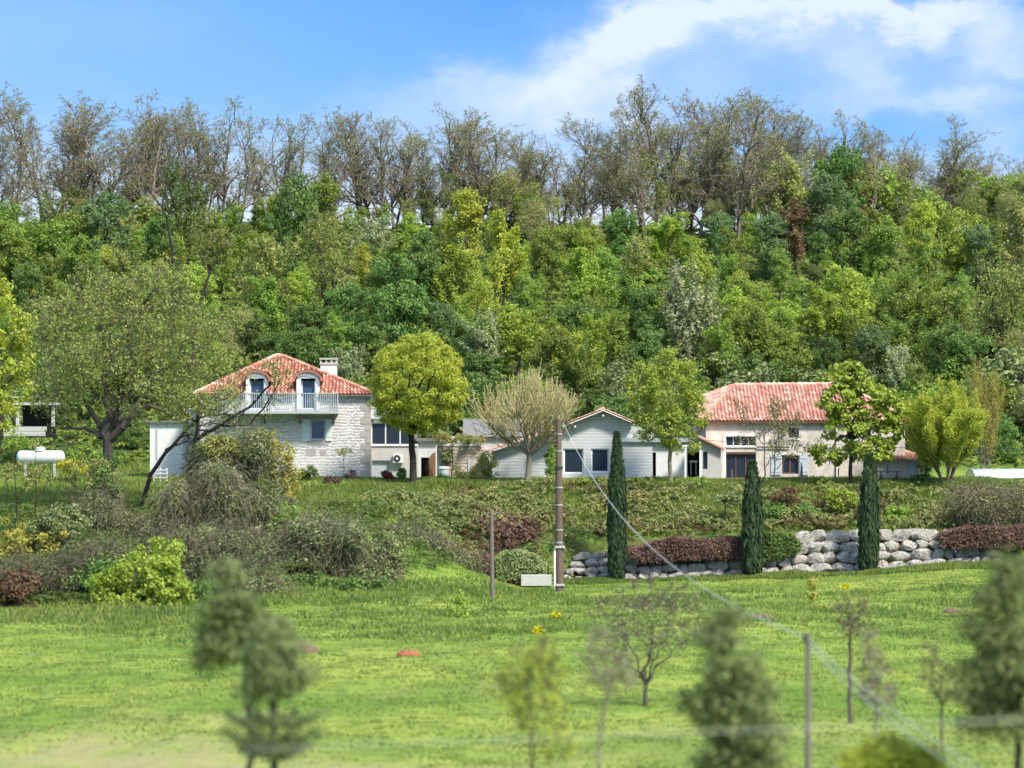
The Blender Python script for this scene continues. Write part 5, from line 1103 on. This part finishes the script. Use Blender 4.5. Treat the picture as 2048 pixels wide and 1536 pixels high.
# ---------------------------------------------------------------- the farmhouse
def farmhouse():
    d = 219.0; X = lambda p: px2x(p,d); Z = lambda p: py2z(p,d); zb = -.3
    h = thing('farmhouse','long pale rendered farmhouse under a broad pink-red tiled roof','house',(X(1610),d+5,zb))
    x0, x1, ze = X(1412), X(1810), Z(840)
    wu = H(1452,1512,873,892,d); ws = H(1577,1598,856,876,d); gl = H(1452,1512,904,957,d); fw = H(1564,1597,911,948,d); sw = H(1720,1742,856,878,d)
    m = MB(); wall_holes(m, x0, x1, zb, ze, d, [wu, ws, gl, fw, sw], .3)
    m.face([(x0,d,zb),(x0,d,ze),(x0,d+10,ze),(x0,d+10,zb)]); m.face([(x1,d,zb),(x1,d+10,zb),(x1,d+10,ze),(x1,d,ze)]); m.build('wall', M['render_old'], h)
    m = MB(); m.pbox(1447,1514,868,872.5,d-.06,d-.003); m.pbox(1447,1514,892.5,895,d-.08,d-.003); m.pbox(1446.5,1451.5,872.5,952,d-.05,d-.003); m.build('window_surround', M['white_paint'], h)
    for q in ((1576,1600,852.5,855.5),(1576,1600,876.5,880),(1562,1600,905.5,910.5)): MB().pbox(*q,d-.05,d-.003).build('window_sill', M['white_paint'], h)
    m = MB(); m.pbox(1452,1512,903.5,908,d+.02,d+.25); m.build('lintel', M['wood_brown'], h)
    window(h, *wu, d+.15, 'glass', 'white_paint', 4, 1, .04); window(h, *ws, d+.15, 'glass', 'wood_grey', 1); window(h, *sw, d+.15, 'glass', 'wood_grey', 1)
    window(h, *gl, d+.2, 'glass', 'wood_brown', 3, 1, .06, 'patio_door'); window(h, *fw, d+.2, 'glass', 'wood_brown', 2, 1, .09, 'french_window')
    for a, b in ((1542,1562),(1599,1617)):
        s = MB().pbox(a,b,909,950,d-.07,d-.02); [s.pbox(a+1,b-1,y,y+2,d-.09,d-.071) for y in (915,942)]; s.build('shutter', M['shutter_blue'], h)
    m = MB(); m.tube([(X(1673),d-.1,zb),(X(1673),d-.1,ze-.1)], .045, 8); m.build('drainpipe', M['white_paint'], h)
    m = MB(); m.tube([(X(1514),d-.12,Z(894)),(X(1580),d-.12,Z(894.5))], .04, 6); m.build('gutter', M['metal_dark'], h)
    ov = .35; ry = d+5.2; rl = (px2x(1470,ry),ry,py2z(770,ry)); rq = (px2x(1682,ry),ry,py2z(768,ry)); e = ze-.03
    a = (x0-ov,d-ov,e); b = (x1+ov,d-ov,e); lm = (px2x(1393,ry+.5),ry+.5,py2z(797,ry+.5)); c = (x1+ov,d+10.4,e); f = (lm[0],d+10.4,e)
    m = MB(); tile_face(m, a, b, rq, rl); m2 = (rl[0], ry, rl[2])
    tile_face(m, lm, a, rl, rl, row=.5) ; tile_face(m, b, c, rq, rq, row=.6); m.face([c,f,rl,rq],.5); m.face([f,lm,rl],.5); m.face([a,lm,(lm[0],lm[1],e-.6),(a[0],a[1],e-.6)],.4)
    ridge(m, rl, rq); ridge(m, lm, rl); ridge(m, b, rq); ridge(m, a, lm); m.build('roof', M['tile_pink'], h)
    m = MB(); m.box(x0-ov+.1, x1+ov-.1, d-ov+.03, d+10, e-.16, e-.06); m.build('eaves', M['wood_brown'], h)
    m = MB(); dd = d+10; m.face([(X(1396),d+5.8,zb),(x0,d+5.8,zb),(x0,d+5.8,e-.3),(X(1396),d+5.8,e-.3)]); m.build('wall', M['render_white'], h)
    # porch
    p = thing('porch','lean-to porch with arched dark opening joined to the farmhouse front','porch',(X(1425),d-1,zb)); y = d-1.6; X = lambda q: px2x(q,y); Z = lambda q: py2z(q,y)
    m = MB(); ho = H(1406,1415,903,938,y); n = 8
    wall_holes(m, X(1399), X(1442), zb, Z(896), y, [ho], .25); m.face([(X(1399),y,Z(896)),(X(1442),y,Z(896)),(X(1420),y,Z(884)),(X(1399),y,Z(876))]); m.face([(X(1442),y,zb),(X(1442),d,zb),(X(1442),d,Z(896)),(X(1442),y,Z(896))]); m.build('wall', M['render_grey'], p)
    MB().box(ho[0],ho[1],y+.2,y+.23,ho[2],ho[3]).build('window', M['glass'], p)
    m = MB(); m.face([(X(1395),y-.25,Z(871)),(X(1449),y-.25,Z(897)),(X(1449),d-.003,Z(893)),(X(1395),d-.003,Z(867))],.6); m.bar((X(1395),y-.28,Z(873)),(X(1449),y-.28,Z(899)),.14,.08); m.build('roof', M['tile_pink'], p)
    m = MB(); m.pbox(1445,1450,899,955,y-.1,y+.05); m.pbox(1399,1403,900,955,y-.03,y-.003); m.build('post', M['white_paint'], p)
    m = MB(); m.pbox(1369,1373,895,957,y-.1,y+.05); m.pbox(1364,1402,890,895,y-.1,y+.05); tag(m.build('pergola', M['white_paint'], org=(X(1371),y,zb)), 'white pergola post and beam before the dark porch opening', 'pergola')
    # annex
    d = 217.5; X = lambda q: px2x(q,d); Z = lambda q: py2z(q,d)
    n_ = thing('annex','low annex with tiled lean-to roof and white door at the farmhouse end','outbuilding',(X(1800),d+2,zb))
    ho = H(1813,1836,925,970,d); ho2 = H(1772,1779,925,950,d); m = MB(); wall_holes(m, X(1755), X(1842), zb, Z(919), d, [ho, ho2], .15); m.face([(X(1842),d,zb),(X(1842),d+4,zb),(X(1842),d+4,Z(919)),(X(1842),d,Z(919))]); m.build('wall', M['render_old'], n_)
    MB().box(ho[0],ho[1],d+.1,d+.13,zb,ho[3]).build('door', M['shutter_blue'], n_); window(n_, *ho2, d+.08, 'glass_blue','white_paint',1,1,.05)
    m = MB(); a=(X(1748),d-.3,Z(920)); b=(X(1862),d-.3,Z(920)); tile_face(m, a, b, (X(1800),d+4.4,Z(896)), (X(1748),d+4.4,Z(896))); m.face([b,(X(1862),d+4.4,Z(920)),(X(1800),d+4.4,Z(896))],.4); ridge(m,b,(X(1800),d+4.4,Z(896))); m.build('roof', M['tile_pink'], n_)
    # picnic table
    dd = 214.6; t = thing('picnic_table','dark wooden picnic table with benches on the terrace edge by the third cypress','table',(px2x(1778,dd),dd,py2z(968,dd))); x = px2x(1778,dd); z = py2z(966,dd)
    m = MB(); m.box(x-.75,x+.75,dd-.35,dd+.35,z+.70,z+.75); m.build('table_top', M['wood_grey'], t)
    for s in (-1,1): MB().box(x-.75,x+.75,dd+s*.75-.12,dd+s*.75+.12,z+.42,z+.46).build('bench', M['wood_grey'], t)
    for s in (-.5,.5):
        m = MB(); m.bar((x+s,dd-.75,z),(x+s,dd+.15,z+.7),.06); m.bar((x+s,dd+.75,z),(x+s,dd-.15,z+.7),.06); m.box(x+s-.03,x+s+.03,dd-.8,dd+.8,z+.34,z+.415); m.build('leg', M['wood_grey'], t)
    # pool cover: ribbed vault
    d0 = 219.0; xa, xb = px2x(1952,d0), px2x(2090,d0); n=26; mb = MB(); zb2 = py2z(965,d0); hh = py2z(938,d0)-zb2
    for i in range(n):
        a0 = math.pi*i/n; a1 = math.pi*(i+1)/n; g = lambda a_, x, k=1: (x, d0+2.5-2.5*math.cos(a_)*k, zb2+hh*math.sin(a_)*k)
        mb.face([g(a0,xa),g(a0,xb),g(a1,xb),g(a1,xa)])
    mb.face([g(math.pi*i/n,xa) for i in range(n+1)]); mb.face([g(math.pi*i/n,xb) for i in range(n+1)])
    pc = thing('pool_cover','pale blue vaulted swimming pool cover behind the bright willow','pool cover',(px2x(2020,d0),d0+2.5,zb2)); mb.build('vault', M['pool_cover'], pc)
    for j in range(6):
        x = xa+(xb-xa)*j/5; MB().tube([g(math.pi*i/12,x,1.02) for i in range(13)], .04, 6).build('rib', M['white_paint'], pc)
farmhouse()
# ---------------------------------------------------------------- small structures at the left
def left_bits():
    d = 236; X = lambda q: px2x(q,d); Z = lambda q: py2z(q,d); b = Z(866)
    h = thing('open_shelter','flat-roofed open shelter on a low white wall above the gas tank','shelter',(X(90),d+2,b))
    m = MB(); m.box(X(28),X(112),d-.3,d+2.5,Z(810),Z(805)); m.build('roof', M['concrete'], h)
    for px in (32,103): MB().pbox(px,px+6,810,853,d,d+.22).build('post', M['concrete'], h)
    m = MB(); m.box(X(38),X(104),d+1.8,d+2.0,b-.3,Z(811)); m.build('shade_back_wall', M['inside_shade'], h)  # coloured near black for the shade under the shelter roof
    tag(MB().pbox(6,92,853,862,d-.8,d-.4).pbox(8,90,862,872,d-.78,d-.42).build('low_wall', M['concrete'], org=(X(50),d-.6,b-.3)), 'low whitish garden wall in front of the open shelter', 'wall')
    # gas tank
    d = 221; X = lambda q: px2x(q,d); Z = lambda q: py2z(q,d); r = (Z(901)-Z(929))/2; zc = Z(915); xa, xb = X(33)+r*.6, X(130)-r*.6
    pts = []; rad = []
    for i in range(7): a = math.pi/2*i/6; pts.append((xa-r*.6*math.cos(a),d,zc)); rad.append(max(.01,r*math.sin(a)))
    for i in range(7): a = math.pi/2*i/6; pts.append((xb+r*.6*math.sin(a),d,zc)); rad.append(max(.01,r*math.cos(a)))
    t = thing('gas_tank','white horizontal gas tank on the grass slope beneath the open shelter','gas tank',(X(81),d,zc-r-.1))
    MB().tube(pts, rad, 24).build('vessel', M['tank_white'], t, smooth=True)
    MB().tube([(X(80),d,zc+r*.9),(X(80),d,zc+r+.16),(X(80),d,zc+r+.24)], [.36,.34,.2], 16).build('valve_dome', M['tank_white'], t)
    for px in (52,110):
        MB().box(X(px)-.06,X(px)+.06,d-.4,d+.4,zgf(X(px),d)-.1,zc-r*.85).build('foot', M['concrete'], t)
        m = MB(); [m.bar((X(px),d-r*1.01*math.sin(a),zc+r*1.01*math.cos(a)),(X(px),d-r*1.01*math.sin(a+.3),zc+r*1.01*math.cos(a+.3)),.05,.02) for a in np.arange(-3.1,3.1,.3)]; m.build('strap', M['tank_white'], t)
    # small white gate
    d = 211; X = lambda q: px2x(q,d); Z = lambda q: py2z(q,d); m = MB()
    for y in (939,946,954): m.pbox(307,335,y,y+2,d,d+.04)
    for x in (307,320,333): m.pbox(x,x+2,936,962,d+.041,d+.09)
    tag(m.build('wooden_fence', M['white_paint'], org=(X(321),d,Z(962))), 'short weathered white rail fence on the grass right of the oak trunk', 'fence')
    # stakes on the terrace edge
    for px, top, lean, lab in ((1464,938,0,'single short wooden stake before the porch'),(1600,925,3,'leaning wooden stake beside the French window shutter'),(1605,932,-1,'shorter wooden stake paired with the leaning one'),(1670,930,0,'wooden stake under the farmhouse drainpipe'),(1676,936,1,'wooden stake beside the chestnut trunk')):
        d = 213.6; m = MB(); g = zgf(px2x(px,d),d); m.tube([(px2x(px,d),d,g-.1),(px2x(px+lean,d),d,py2z(top,d))], [.05,.04], 7); tag(m.build('wooden_stake', M['wood_grey'], org=(px2x(px,d),d,g)), lab, 'stake', 'wooden stakes along the terrace edge')
left_bits()
# ---------------------------------------------------------------- poles and wires
def poles():
    x, d, z = ground_at(1120, 1183); X = lambda q: px2x(q,d); Z = lambda q: py2z(q,d)
    p = thing('utility_pole','tall weathered brown utility pole standing before the retaining wall','utility pole',(x,d,z-.2))
    M['pole'] = mat_plain('pole', (.17,.115,.09), .9, (.08,.055,.045), 5, .8, .01, stretch=(4,4,.3))
    top = Z(838); MB().tube([(X(1119),d,z-.2),(X(1118),d,z+(top-z)*.5),(X(1117),d,top)], [.235,.20,.155], 14).build('shaft', M['pole'], p)
    for py in (868,902,975,1010,1060,1085): MB().tube([(X(1118),d,Z(py+1)),(X(1118),d,Z(py-1))], .225 if py > 950 else .20, 14).build('band', M['concrete'], p)
    MB().tube([(X(1118),d,Z(938)),(X(1118),d,Z(933))], .22, 14).build('clamp', M['metal_dark'], p)
    MB().pbox(1108,1111.5,1095,1180,d-.16,d-.05).build('cable_guard', M['white_paint'], p)
    MB().pbox(1110,1130,1092,1096,d-.26,d+.24).pbox(1112,1129,1168,1172,d-.27,d+.25).build('collar', M['concrete'], p)
    m = MB(); m.tube([(X(1118)+.15,d-.1,Z(845)),(X(1118)+.42,d-.15,Z(847))], .03, 6); m.tube([(X(1118)+.42,d-.15,Z(850)),(X(1118)+.42,d-.15,Z(842))], .05, 8); m.build('insulator', M['metal_dark'], p)
    x2, d2, z2 = ground_at(985, 1200); X = lambda q: px2x(q,d2); Z = lambda q: py2z(q,d2)
    q = thing('wooden_post','thin brown wooden pole with a small cross arm on the bank','post',(x2,d2,z2-.2))
    MB().tube([(X(985),d2,z2-.2),(X(983),d2,Z(1022))], [.12,.095], 10).build('shaft', M['wood_grey'], q)
    m = MB(); m.bar((X(967),d2,Z(1026)),(X(1008),d2,Z(1024)),.035); m.bar((X(983),d2,Z(1030)),(X(996),d2,Z(1019)),.03); m.build('cross_arm', M['wood_grey'], q)
    # near pole
    d3 = 75; X = lambda q: px2x(q,d3); Z = lambda q: py2z(q,d3); g = zgf(X(1616),d3)
    r = thing('utility_pole','thin dark out-of-focus pole at the lower part of the meadow','utility pole',(X(1616),d3,g-.2))
    MB().tube([(X(1617),d3,g-.2),(X(1616),d3,Z(1266))], [.10,.055], 10).build('shaft', M['wood_grey'], r)
    m = MB(); m.tube([(X(1609),d3-.05,Z(1286)),(X(1609),d3-.05,Z(1268))], .035, 8); m.bar((X(1609),d3-.05,Z(1280)),(X(1616),d3,Z(1280)),.03); m.build('insulator', M['metal_dark'], r)
    def wire(name, lab, a, b, sag, rad, mat, n=40):
        a = np.array(a); b = np.array(b); pts = [tuple(a+(b-a)*t-np.array([0,0,sag*4*t*(1-t)])) for t in np.linspace(0,1,n)]
        tag(MB().tube(pts, rad, 5).build(name, mat, org=tuple(a)), lab, 'cable')
    A = P3(1123,846,d)+np.array([.1,-.2,0]); B = P3(1612,1274,d3)
    wire('overhead_cable','pale cable sagging from the tall pole down to the blurred thin pole', A, B, 1.75, .014, M['cable_white'])
    wire('overhead_cable','thin dark cable running from the tall pole across the farmhouse front', A, P3(1670,889,217)+np.array([0,-.3,0]), .35, .014, M['cable_dark'])
    wire('overhead_cable','thin dark cable crossing the bright willow from the farmhouse', P3(1670,889,217)+np.array([0,-.3,0]), P3(2110,896,205), .15, .014, M['cable_dark'])
    wire('overhead_cable','upper of two pale strands running down from the blurred pole', P3(1619,1280,d3), P3(1960,1540,50), .12, .010, M['cable_white'])
    wire('overhead_cable','lower of two pale strands running down from the blurred pole', P3(1619,1292,d3), P3(1930,1545,50), .16, .010, M['cable_white'])
    wire('railway_wire','blurred grey wire crossing low over the meadow', P3(480,1500,42), P3(2140,1436,42), .0, .0045, M['cable_white'])
    # concrete block by the tall pole
    d4 = 199; g = zgf(px2x(1073,d4), d4); MBk = MB().pbox(1042,1103,1150,1172,d4,d4+.8); tag(MBk.build('concrete_block', M['concrete'], org=(px2x(1073,d4),d4+.4,g), bevel=.02), 'pale concrete block in the grass at the foot of the tall pole', 'block')
poles()
# ---------------------------------------------------------------- boulder retaining wall, hedges
def boulder_mesh(seed):
    r = random.Random(seed); bm = bmesh.new(); bmesh.ops.create_icosphere(bm, subdivisions=3, radius=1)
    planes = [(Vector((r.uniform(-1,1),r.uniform(-1,1),r.uniform(-1,1))).normalized(), r.uniform(.66,.95)) for _ in range(11)]
    off = Vector((seed*3.1, 0, 0))
    for v in bm.verts:
        p = v.co; p = Vector([math.copysign(abs(c)**.42, c) for c in p])
        for n, dd in planes:
            k = p.dot(n)-dd
            if k > 0: p = p - n*k*.92
        p += p.normalized()*(.07*mnoise.noise(p*1.7+off)+.05*mnoise.noise(p*5+off)); v.co = p
    xs = [v.co.x for v in bm.verts]; zs = [v.co.z for v in bm.verts]; ys = [v.co.y for v in bm.verts]
    for v in bm.verts: v.co.x = (v.co.x-min(xs))/(max(xs)-min(xs))*2-1; v.co.z = (v.co.z-min(zs))/(max(zs)-min(zs))*2-1; v.co.y /= max(ys)
    me = bpy.data.meshes.new('boulder'); bm.to_mesh(me); bm.free(); me.materials.append(M['boulder']); return me
M['boulder'] = mat_plain('boulder', (.58,.54,.47), .92, (.11,.10,.075), 3.6, 1.0, .10)
def boulders():
    base = lambda px: np.interp(px, [1120,1500,1940,1990], [1166,1154,1133,1131]); topf = lambda px: np.interp(px, [1120,1180,1240,1300,1560,1590,1990], [1108,1105,1100,1100,1076,1064,1058])
    d = 204.6; w = thing('boulder_wall','dry-laid retaining wall of big pale boulders above the meadow','retaining wall',(px2x(1560,d),d,py2z(1155,d)))
    me = [boulder_mesh(i) for i in range(9)]; wv = ORG[w.name]; rows = 4; cnt = 0; k = 0
    for r in range(rows):
        px = 1122+r*9
        while px < 1985:
            b, t = base(px), topf(px); hh = (b-t)/rows*(1.0); wd = hh*rr.uniform(1.1,2.4)*(.85 if px > 1860 else 1)
            cx = px+wd/2; cy = b-(r+.5)*hh+rr.uniform(-2,2); px += wd*.98
            hidden = (1290 < cx < 1570 and r >= 2) or (1900 < cx and r >= 2) or (1255 < cx < 1290 and r == 3)
            if hidden or cnt >= 99: continue
            m0 = me[rr.randrange(9)]; o = bpy.data.objects.new('boulder', m0); COL.objects.link(o); o.parent = w
            o.location = (px2x(cx,d)-wv[0], d+.25*r-.15+rr.uniform(-.05,.1)-wv[1], py2z(cy,d)-wv[2])
            o.scale = (wd*.58*d/F, .5, hh*.60*d/F*rr.uniform(.9,1.1)); o.rotation_euler = (0, rr.uniform(-.10,.10), rr.choice((0,math.pi))+rr.uniform(-.1,.1)); cnt += 1
boulders()
def hedge(name, label, d, outline, depth, lm, n, leaf, core='bark_dark', group=None, cat='hedge'):
    """clipped hedge: outline = [(px, top row, bottom row)]"""
    px = [o[0] for o in outline]; org = (px2x((px[0]+px[-1])/2,d), d+depth/2, py2z(max(o[2] for o in outline),d)); O = np.array(org)
    h = thing(name, label, cat, org, group); K = 24; segs = []
    # woody core of upright stems
    for i in range(420):
        p = px[0]+(px[-1]-px[0])*R.random(); t = np.interp(p, px, [o[1] for o in outline])+4; b = np.interp(p, px, [o[2] for o in outline]); y = d+.12+(depth-.24)*R.random()
        a = P3(p+R.normal(0,3),b,d); c = P3(p+R.normal(0,4),t,d); a[1] = y; c[1] = y; segs.append((*(a-O),*(c-O),.03,.015))
    V, Q = tubes(segs, 4); me = npmesh('stems', V, Q); me.materials.append(M[core]); c = bpy.data.objects.new('stems', me); COL.objects.link(c); c.parent = h
    p = px[0]+(px[-1]-px[0])*R.random(n); t = np.interp(p, px, [o[1] for o in outline]); b = np.interp(p, px, [o[2] for o in outline])
    side = R.random(n); z = np.where(side < .66, t+(b-t)*R.random(n), t); y = np.where(side < .66, d+.0+.12*R.random(n), d+depth*R.random(n))
    inner = R.random(n) < .3; y = np.where(inner, d+depth*R.random(n), y); z = np.where(inner, t+(b-t)*R.random(n), z)
    P = np.stack([px2x(p,d), y, py2z(z,d)],-1)-O; P += R.normal(0,.06,P.shape)+ (.32*(vnoise(P[:,0]*1.,P[:,2]*1.,.8,4)-.5))[:,None]*np.array([0,-1,1])
    nrmv = np.where((side < .66)[:,None], [[0,-1.,.2]], [[0,-.2,1.]])
    V, Q, T = leaves(R, P, leaf, nrmv, .5*R.random(n)+.5*vnoise(P[:,0],P[:,2],.5,2)); me = npmesh('foliage', V, Q, T); me.materials.append(M[lm]); c = bpy.data.objects.new('foliage', me); COL.objects.link(c); c.parent = h
hedge('purple_hedge','long trailing purple-brown hedge over the boulders between first and second cypress', 203.7, [(1256,1096,1112),(1290,1088,1122),(1330,1082,1122),(1400,1080,1118),(1492,1073,1120)], 1.4, 'leaf_purple', 20000, .06)
hedge('ivy_hedge','dark green ivy hedge hanging over the boulders between second and third cypress', 203.9, [(1520,1070,1124),(1560,1071,1116),(1588,1074,1106),(1600,1086,1100)], 1.2, 'leaf_dark', 8000, .07)
hedge('purple_hedge','purple-brown hedge hanging at the far end of the boulder wall', 203.7, [(1880,1064,1090),(1910,1060,1096),(1960,1058,1098),(2010,1054,1094),(2060,1052,1100)], 1.3, 'leaf_purple', 10000, .06)
hedge('purple_hedge','rounded purple-brown mound left of the thin wooden pole', 200.5, [(882,1140,1165),(890,1124,1166),(915,1115,1166),(945,1112,1166),(975,1114,1166),(990,1122,1164)], 1.8, 'leaf_purple', 11000, .06)
hedge('bramble_hedge','olive-topped brown mound between the thin pole and the tall pole', 200.3, [(992,1120,1164),(1010,1108,1162),(1040,1106,1158),(1070,1112,1156),(1092,1128,1156)], 1.8, 'leaf_brush', 9000, .06)
def px_of(x, d): return 1024+x/d*F
# ---------------------------------------------------------------- grass and ground cover
def blades(n, px0, px1, d0, d1, h, w, seed, keep=None, lean=.35):
    """grass blades evenly spread over the ground"""
    Rg = np.random.default_rng(seed); d = np.sqrt(d0*d0+(d1*d1-d0*d0)*Rg.random(n)); x = px2x(px0+(px1-px0)*Rg.random(n), d)
    if keep is not None: k = keep(x, d, Rg); x, d = x[k], d[k]
    n = len(x); z = zg(x, d)-.02; hh = h*(.5+Rg.random(n))*(.6+.8*vnoise(x,d,1.6,8)); a = Rg.random(n)*6.28; ww = w*(.6+.8*Rg.random(n))
    B = np.stack([x,d,z],-1); s = np.stack([np.cos(a)*ww,np.sin(a)*ww,np.zeros(n)],-1); t = np.stack([Rg.normal(0,lean,n)*hh,Rg.normal(0,lean,n)*hh,hh],-1)
    V = np.stack([B-s,B+s,B+t],1).reshape(-1,3); T = np.clip(.55*vnoise(x,d,4,3)+.35*vnoise(x,d,.9,6)+.25*Rg.random(n)-.05,0,1)
    return V, np.arange(n*3).reshape(-1,3), T
def stuff(name, label, dat, mat):
    me = npmesh(name, *dat); o = link(name, me, mat); tag(o, label, 'grass' if 'grass' in name else 'ground cover', kind='stuff')
M['grass_field'] = M['leaf_grass']
stuff('meadow_grass','short bright spring grass of the sloping meadow', blades(300000,-240,2290,97,203,.07,.04,1, lambda x,d,Rg: dryness(x,d) < .15+.5*Rg.random(len(x))), M['leaf_grass'])
def rough(x, d, Rg): return (vnoise(x,d,4,9)*.7+.5*vnoise(x,d,1.3,19)+.35*Rg.random(len(x)) > .80) & (d > 147+5*np.sin(x*.2)+4*Rg.random(len(x)))
stuff('rough_grass','taller rough dark grass tufts across the middle of the meadow', blades(110000,-240,2290,146,186,.17,.05,2,rough), M['leaf_grass_dark'])
def fringe(x, d, Rg): return np.abs(d-(203.2-.0*x)) < 1.6
stuff('fringe_grass','grass with shade put into its green along the foot of the boulder wall', blades(50000,1100,2290,201,204.6,.20,.05,3), M['leaf_grass_dark'])  # the shade below the wall is painted as a darker green
stuff('lawn_grass','bright grass of the lawn bank and terrace edge', blades(150000,560,2290,205,219,.20,.05,4, lambda x,d,Rg: (x < -1.5)|(d > 212.3)), M['leaf_grass'])
stuff('slope_grass','grass on the slope around the gas tank', blades(90000,-240,600,196,240,.22,.06,5), M['leaf_grass'])
stuff('hedge_foot_grass','longer grass with shade put into its green along the foot of the bramble bank', blades(60000,-240,1110,158,200,.24,.05,6, lambda x,d,Rg: np.abs(d-np.interp(px_of(x,d),[0,200,400,560,800,1000],[160,161,164,176,182,190])) < 6), M['leaf_grass_dark'])  # darker green carries the shade under the bank growth
def juniper(px0, px1, d0, d1, n, seed, mask=None, size=.10, s_=.9):
    """low creeping shrub cover lying in overlapping sprays on the bank"""
    Rg = np.random.default_rng(seed); ns = n//26; d = d0+(d1-d0)*Rg.random(ns); x = px2x(px0+(px1-px0)*Rg.random(ns), d)
    if mask is not None: k = mask(x, d, Rg); x, d = x[k], d[k]
    ns = len(x); z = zg(x, d); ln = s_*(.5+1.1*Rg.random(ns)); az = Rg.normal(-1.57,1.5,ns); dirn = np.stack([np.cos(az),np.sin(az),.10+.28*Rg.random(ns)],-1)
    mound = .5*vnoise(x,d,2.9,11)*vnoise(x,d,1.1,14)*1.6+.2*vnoise(x,d,.7,12); B = np.stack([x,d,z+mound*.9],-1)
    k = np.repeat(np.arange(ns), 26); t = Rg.random(len(k)); P = B[k]+dirn[k]*(t*ln[k])[:,None]; P[:,2] -= .25*(t*ln[k])**2; P += Rg.normal(0,.05,P.shape)*(1-.5*t)[:,None]
    tint = np.clip(.45*t*Rg.random(ns)[k]*1.6+.40*vnoise(x,d,2.2,13)[k]+.3*Rg.random(ns)[k]-.08,0,1)
    V, Q, T = leaves(Rg, P, size, dirn[k]+np.array([0,-.3,.9]), tint, aspect=.4, upb=.5); return V, Q, T
def jm(x, d, Rg): p = px_of(x,d); return (d > np.interp(p, [740,800,900,1000,1100,1140], [206,203,201,201,201,206.5])+Rg.normal(0,.5,len(x))) & (d < np.interp(p, [740,800,900,1000,1100,1300,1600,2100],[207,208.5,210.5,212,213,212.7,212.5,212.5])+Rg.normal(0,.4,len(x))) & (vnoise(x,d,2.2,51)*.6+vnoise(x,d,.8,52)*.5 > .50-.12*(p<1100)) & ~((p > 955)&(p < 1065)&(d > 202)&(d < 208)&(vnoise(x,d,1,4) > .25)) 
stuff('creeping_juniper','olive-green creeping juniper covering the steep bank', juniper(740,2290,200,214,380000,21,jm,.07,1.2), M['leaf_juniper'])
def jm2(x, d, Rg): p = px_of(x,d); return ((p < 1080)|(d > 206.4)) & (vnoise(x,d,2.6,31) > .50)|((p > 950)&(p < 1070)&(d < 208)&(d > 201))
stuff('brown_ground_cover','dead purplish brown patches in the bank cover', juniper(900,2290,201,212.5,110000,22,jm2,.07,.9), M['leaf_rust'])
def jm3(x, d, Rg): return (px_of(x,d) < 800)|(d < 205)
stuff('bramble_cover','low green brambles over the bank under the thickets', juniper(-60,900,166,206,240000,23,lambda x,d,Rg: d > np.interp(px_of(x,d),[0,400,560,800,1000],[168,172,184,190,200]), .08, .9), M['leaf_dark'])
# leaf litter and seedlings of the wood floor
stuff('woodland_undergrowth','low mixed undergrowth between the trees of the hillside', juniper(-240,2290,239,344,520000,24,None,.16,1.0), M['leaf_mid'])
# bare earth heaps
def heap(label, px, py, w, h, mat):
    x, d, z = ground_at(px, py); bm = bmesh.new(); bmesh.ops.create_icosphere(bm, subdivisions=4, radius=1)
    W_, H_ = w*d/F/2, h*d/F
    for v in bm.verts:
        p = v.co.copy(); v.co = Vector((p.x*W_, p.y*W_*.8, max(p.z,-.2)*H_)) + Vector((0,0,.10*mnoise.noise(p*3)+.06*mnoise.noise(p*8)))
    me = bpy.data.meshes.new('earth_mound'); bm.to_mesh(me); bm.free(); me.materials.append(mat); o = bpy.data.objects.new('earth_mound', me); COL.objects.link(o); o.location = (x,d,z); tag(o, label, 'mound')
M['earth_red'] = mat_plain('earth_red', (.42,.15,.07), .95, (.20,.08,.045), 6, .8, .05); M['earth_brown'] = mat_plain('earth_brown', (.20,.15,.09), .95, (.11,.08,.05), 6, .8, .05)
heap('orange-red bare earth heap in the meadow right of the pines', 818, 1311, 50, 9, M['earth_red'])
heap('reddish brown earth patch in the meadow right of the lone conifer top', 1524, 1237, 52, 9, M['earth_brown'])
heap('small reddish earth patch in the meadow near the edge pine', 1903, 1226, 34, 8, M['earth_brown'])
heap('big brown earth heap just behind the blurred pines', 585, 1306, 110, 26, M['earth_brown'])

stuff('bank_grass','bright grass growing through the shrub cover of the bank', blades(110000,560,2290,202,214.5,.26,.05,41, lambda x,d,Rg: ((x < -1)|(d > 206.3))&(vnoise(x,d,1.9,42)+.3*Rg.random(len(x)) > .55)), M['leaf_grass'])

stuff('red_ground_cover','reddish brown dead patch in the bank cover behind the thin wooden pole', juniper(950,1075,201,209,26000,61,None,.07,.9), M['leaf_purple'])
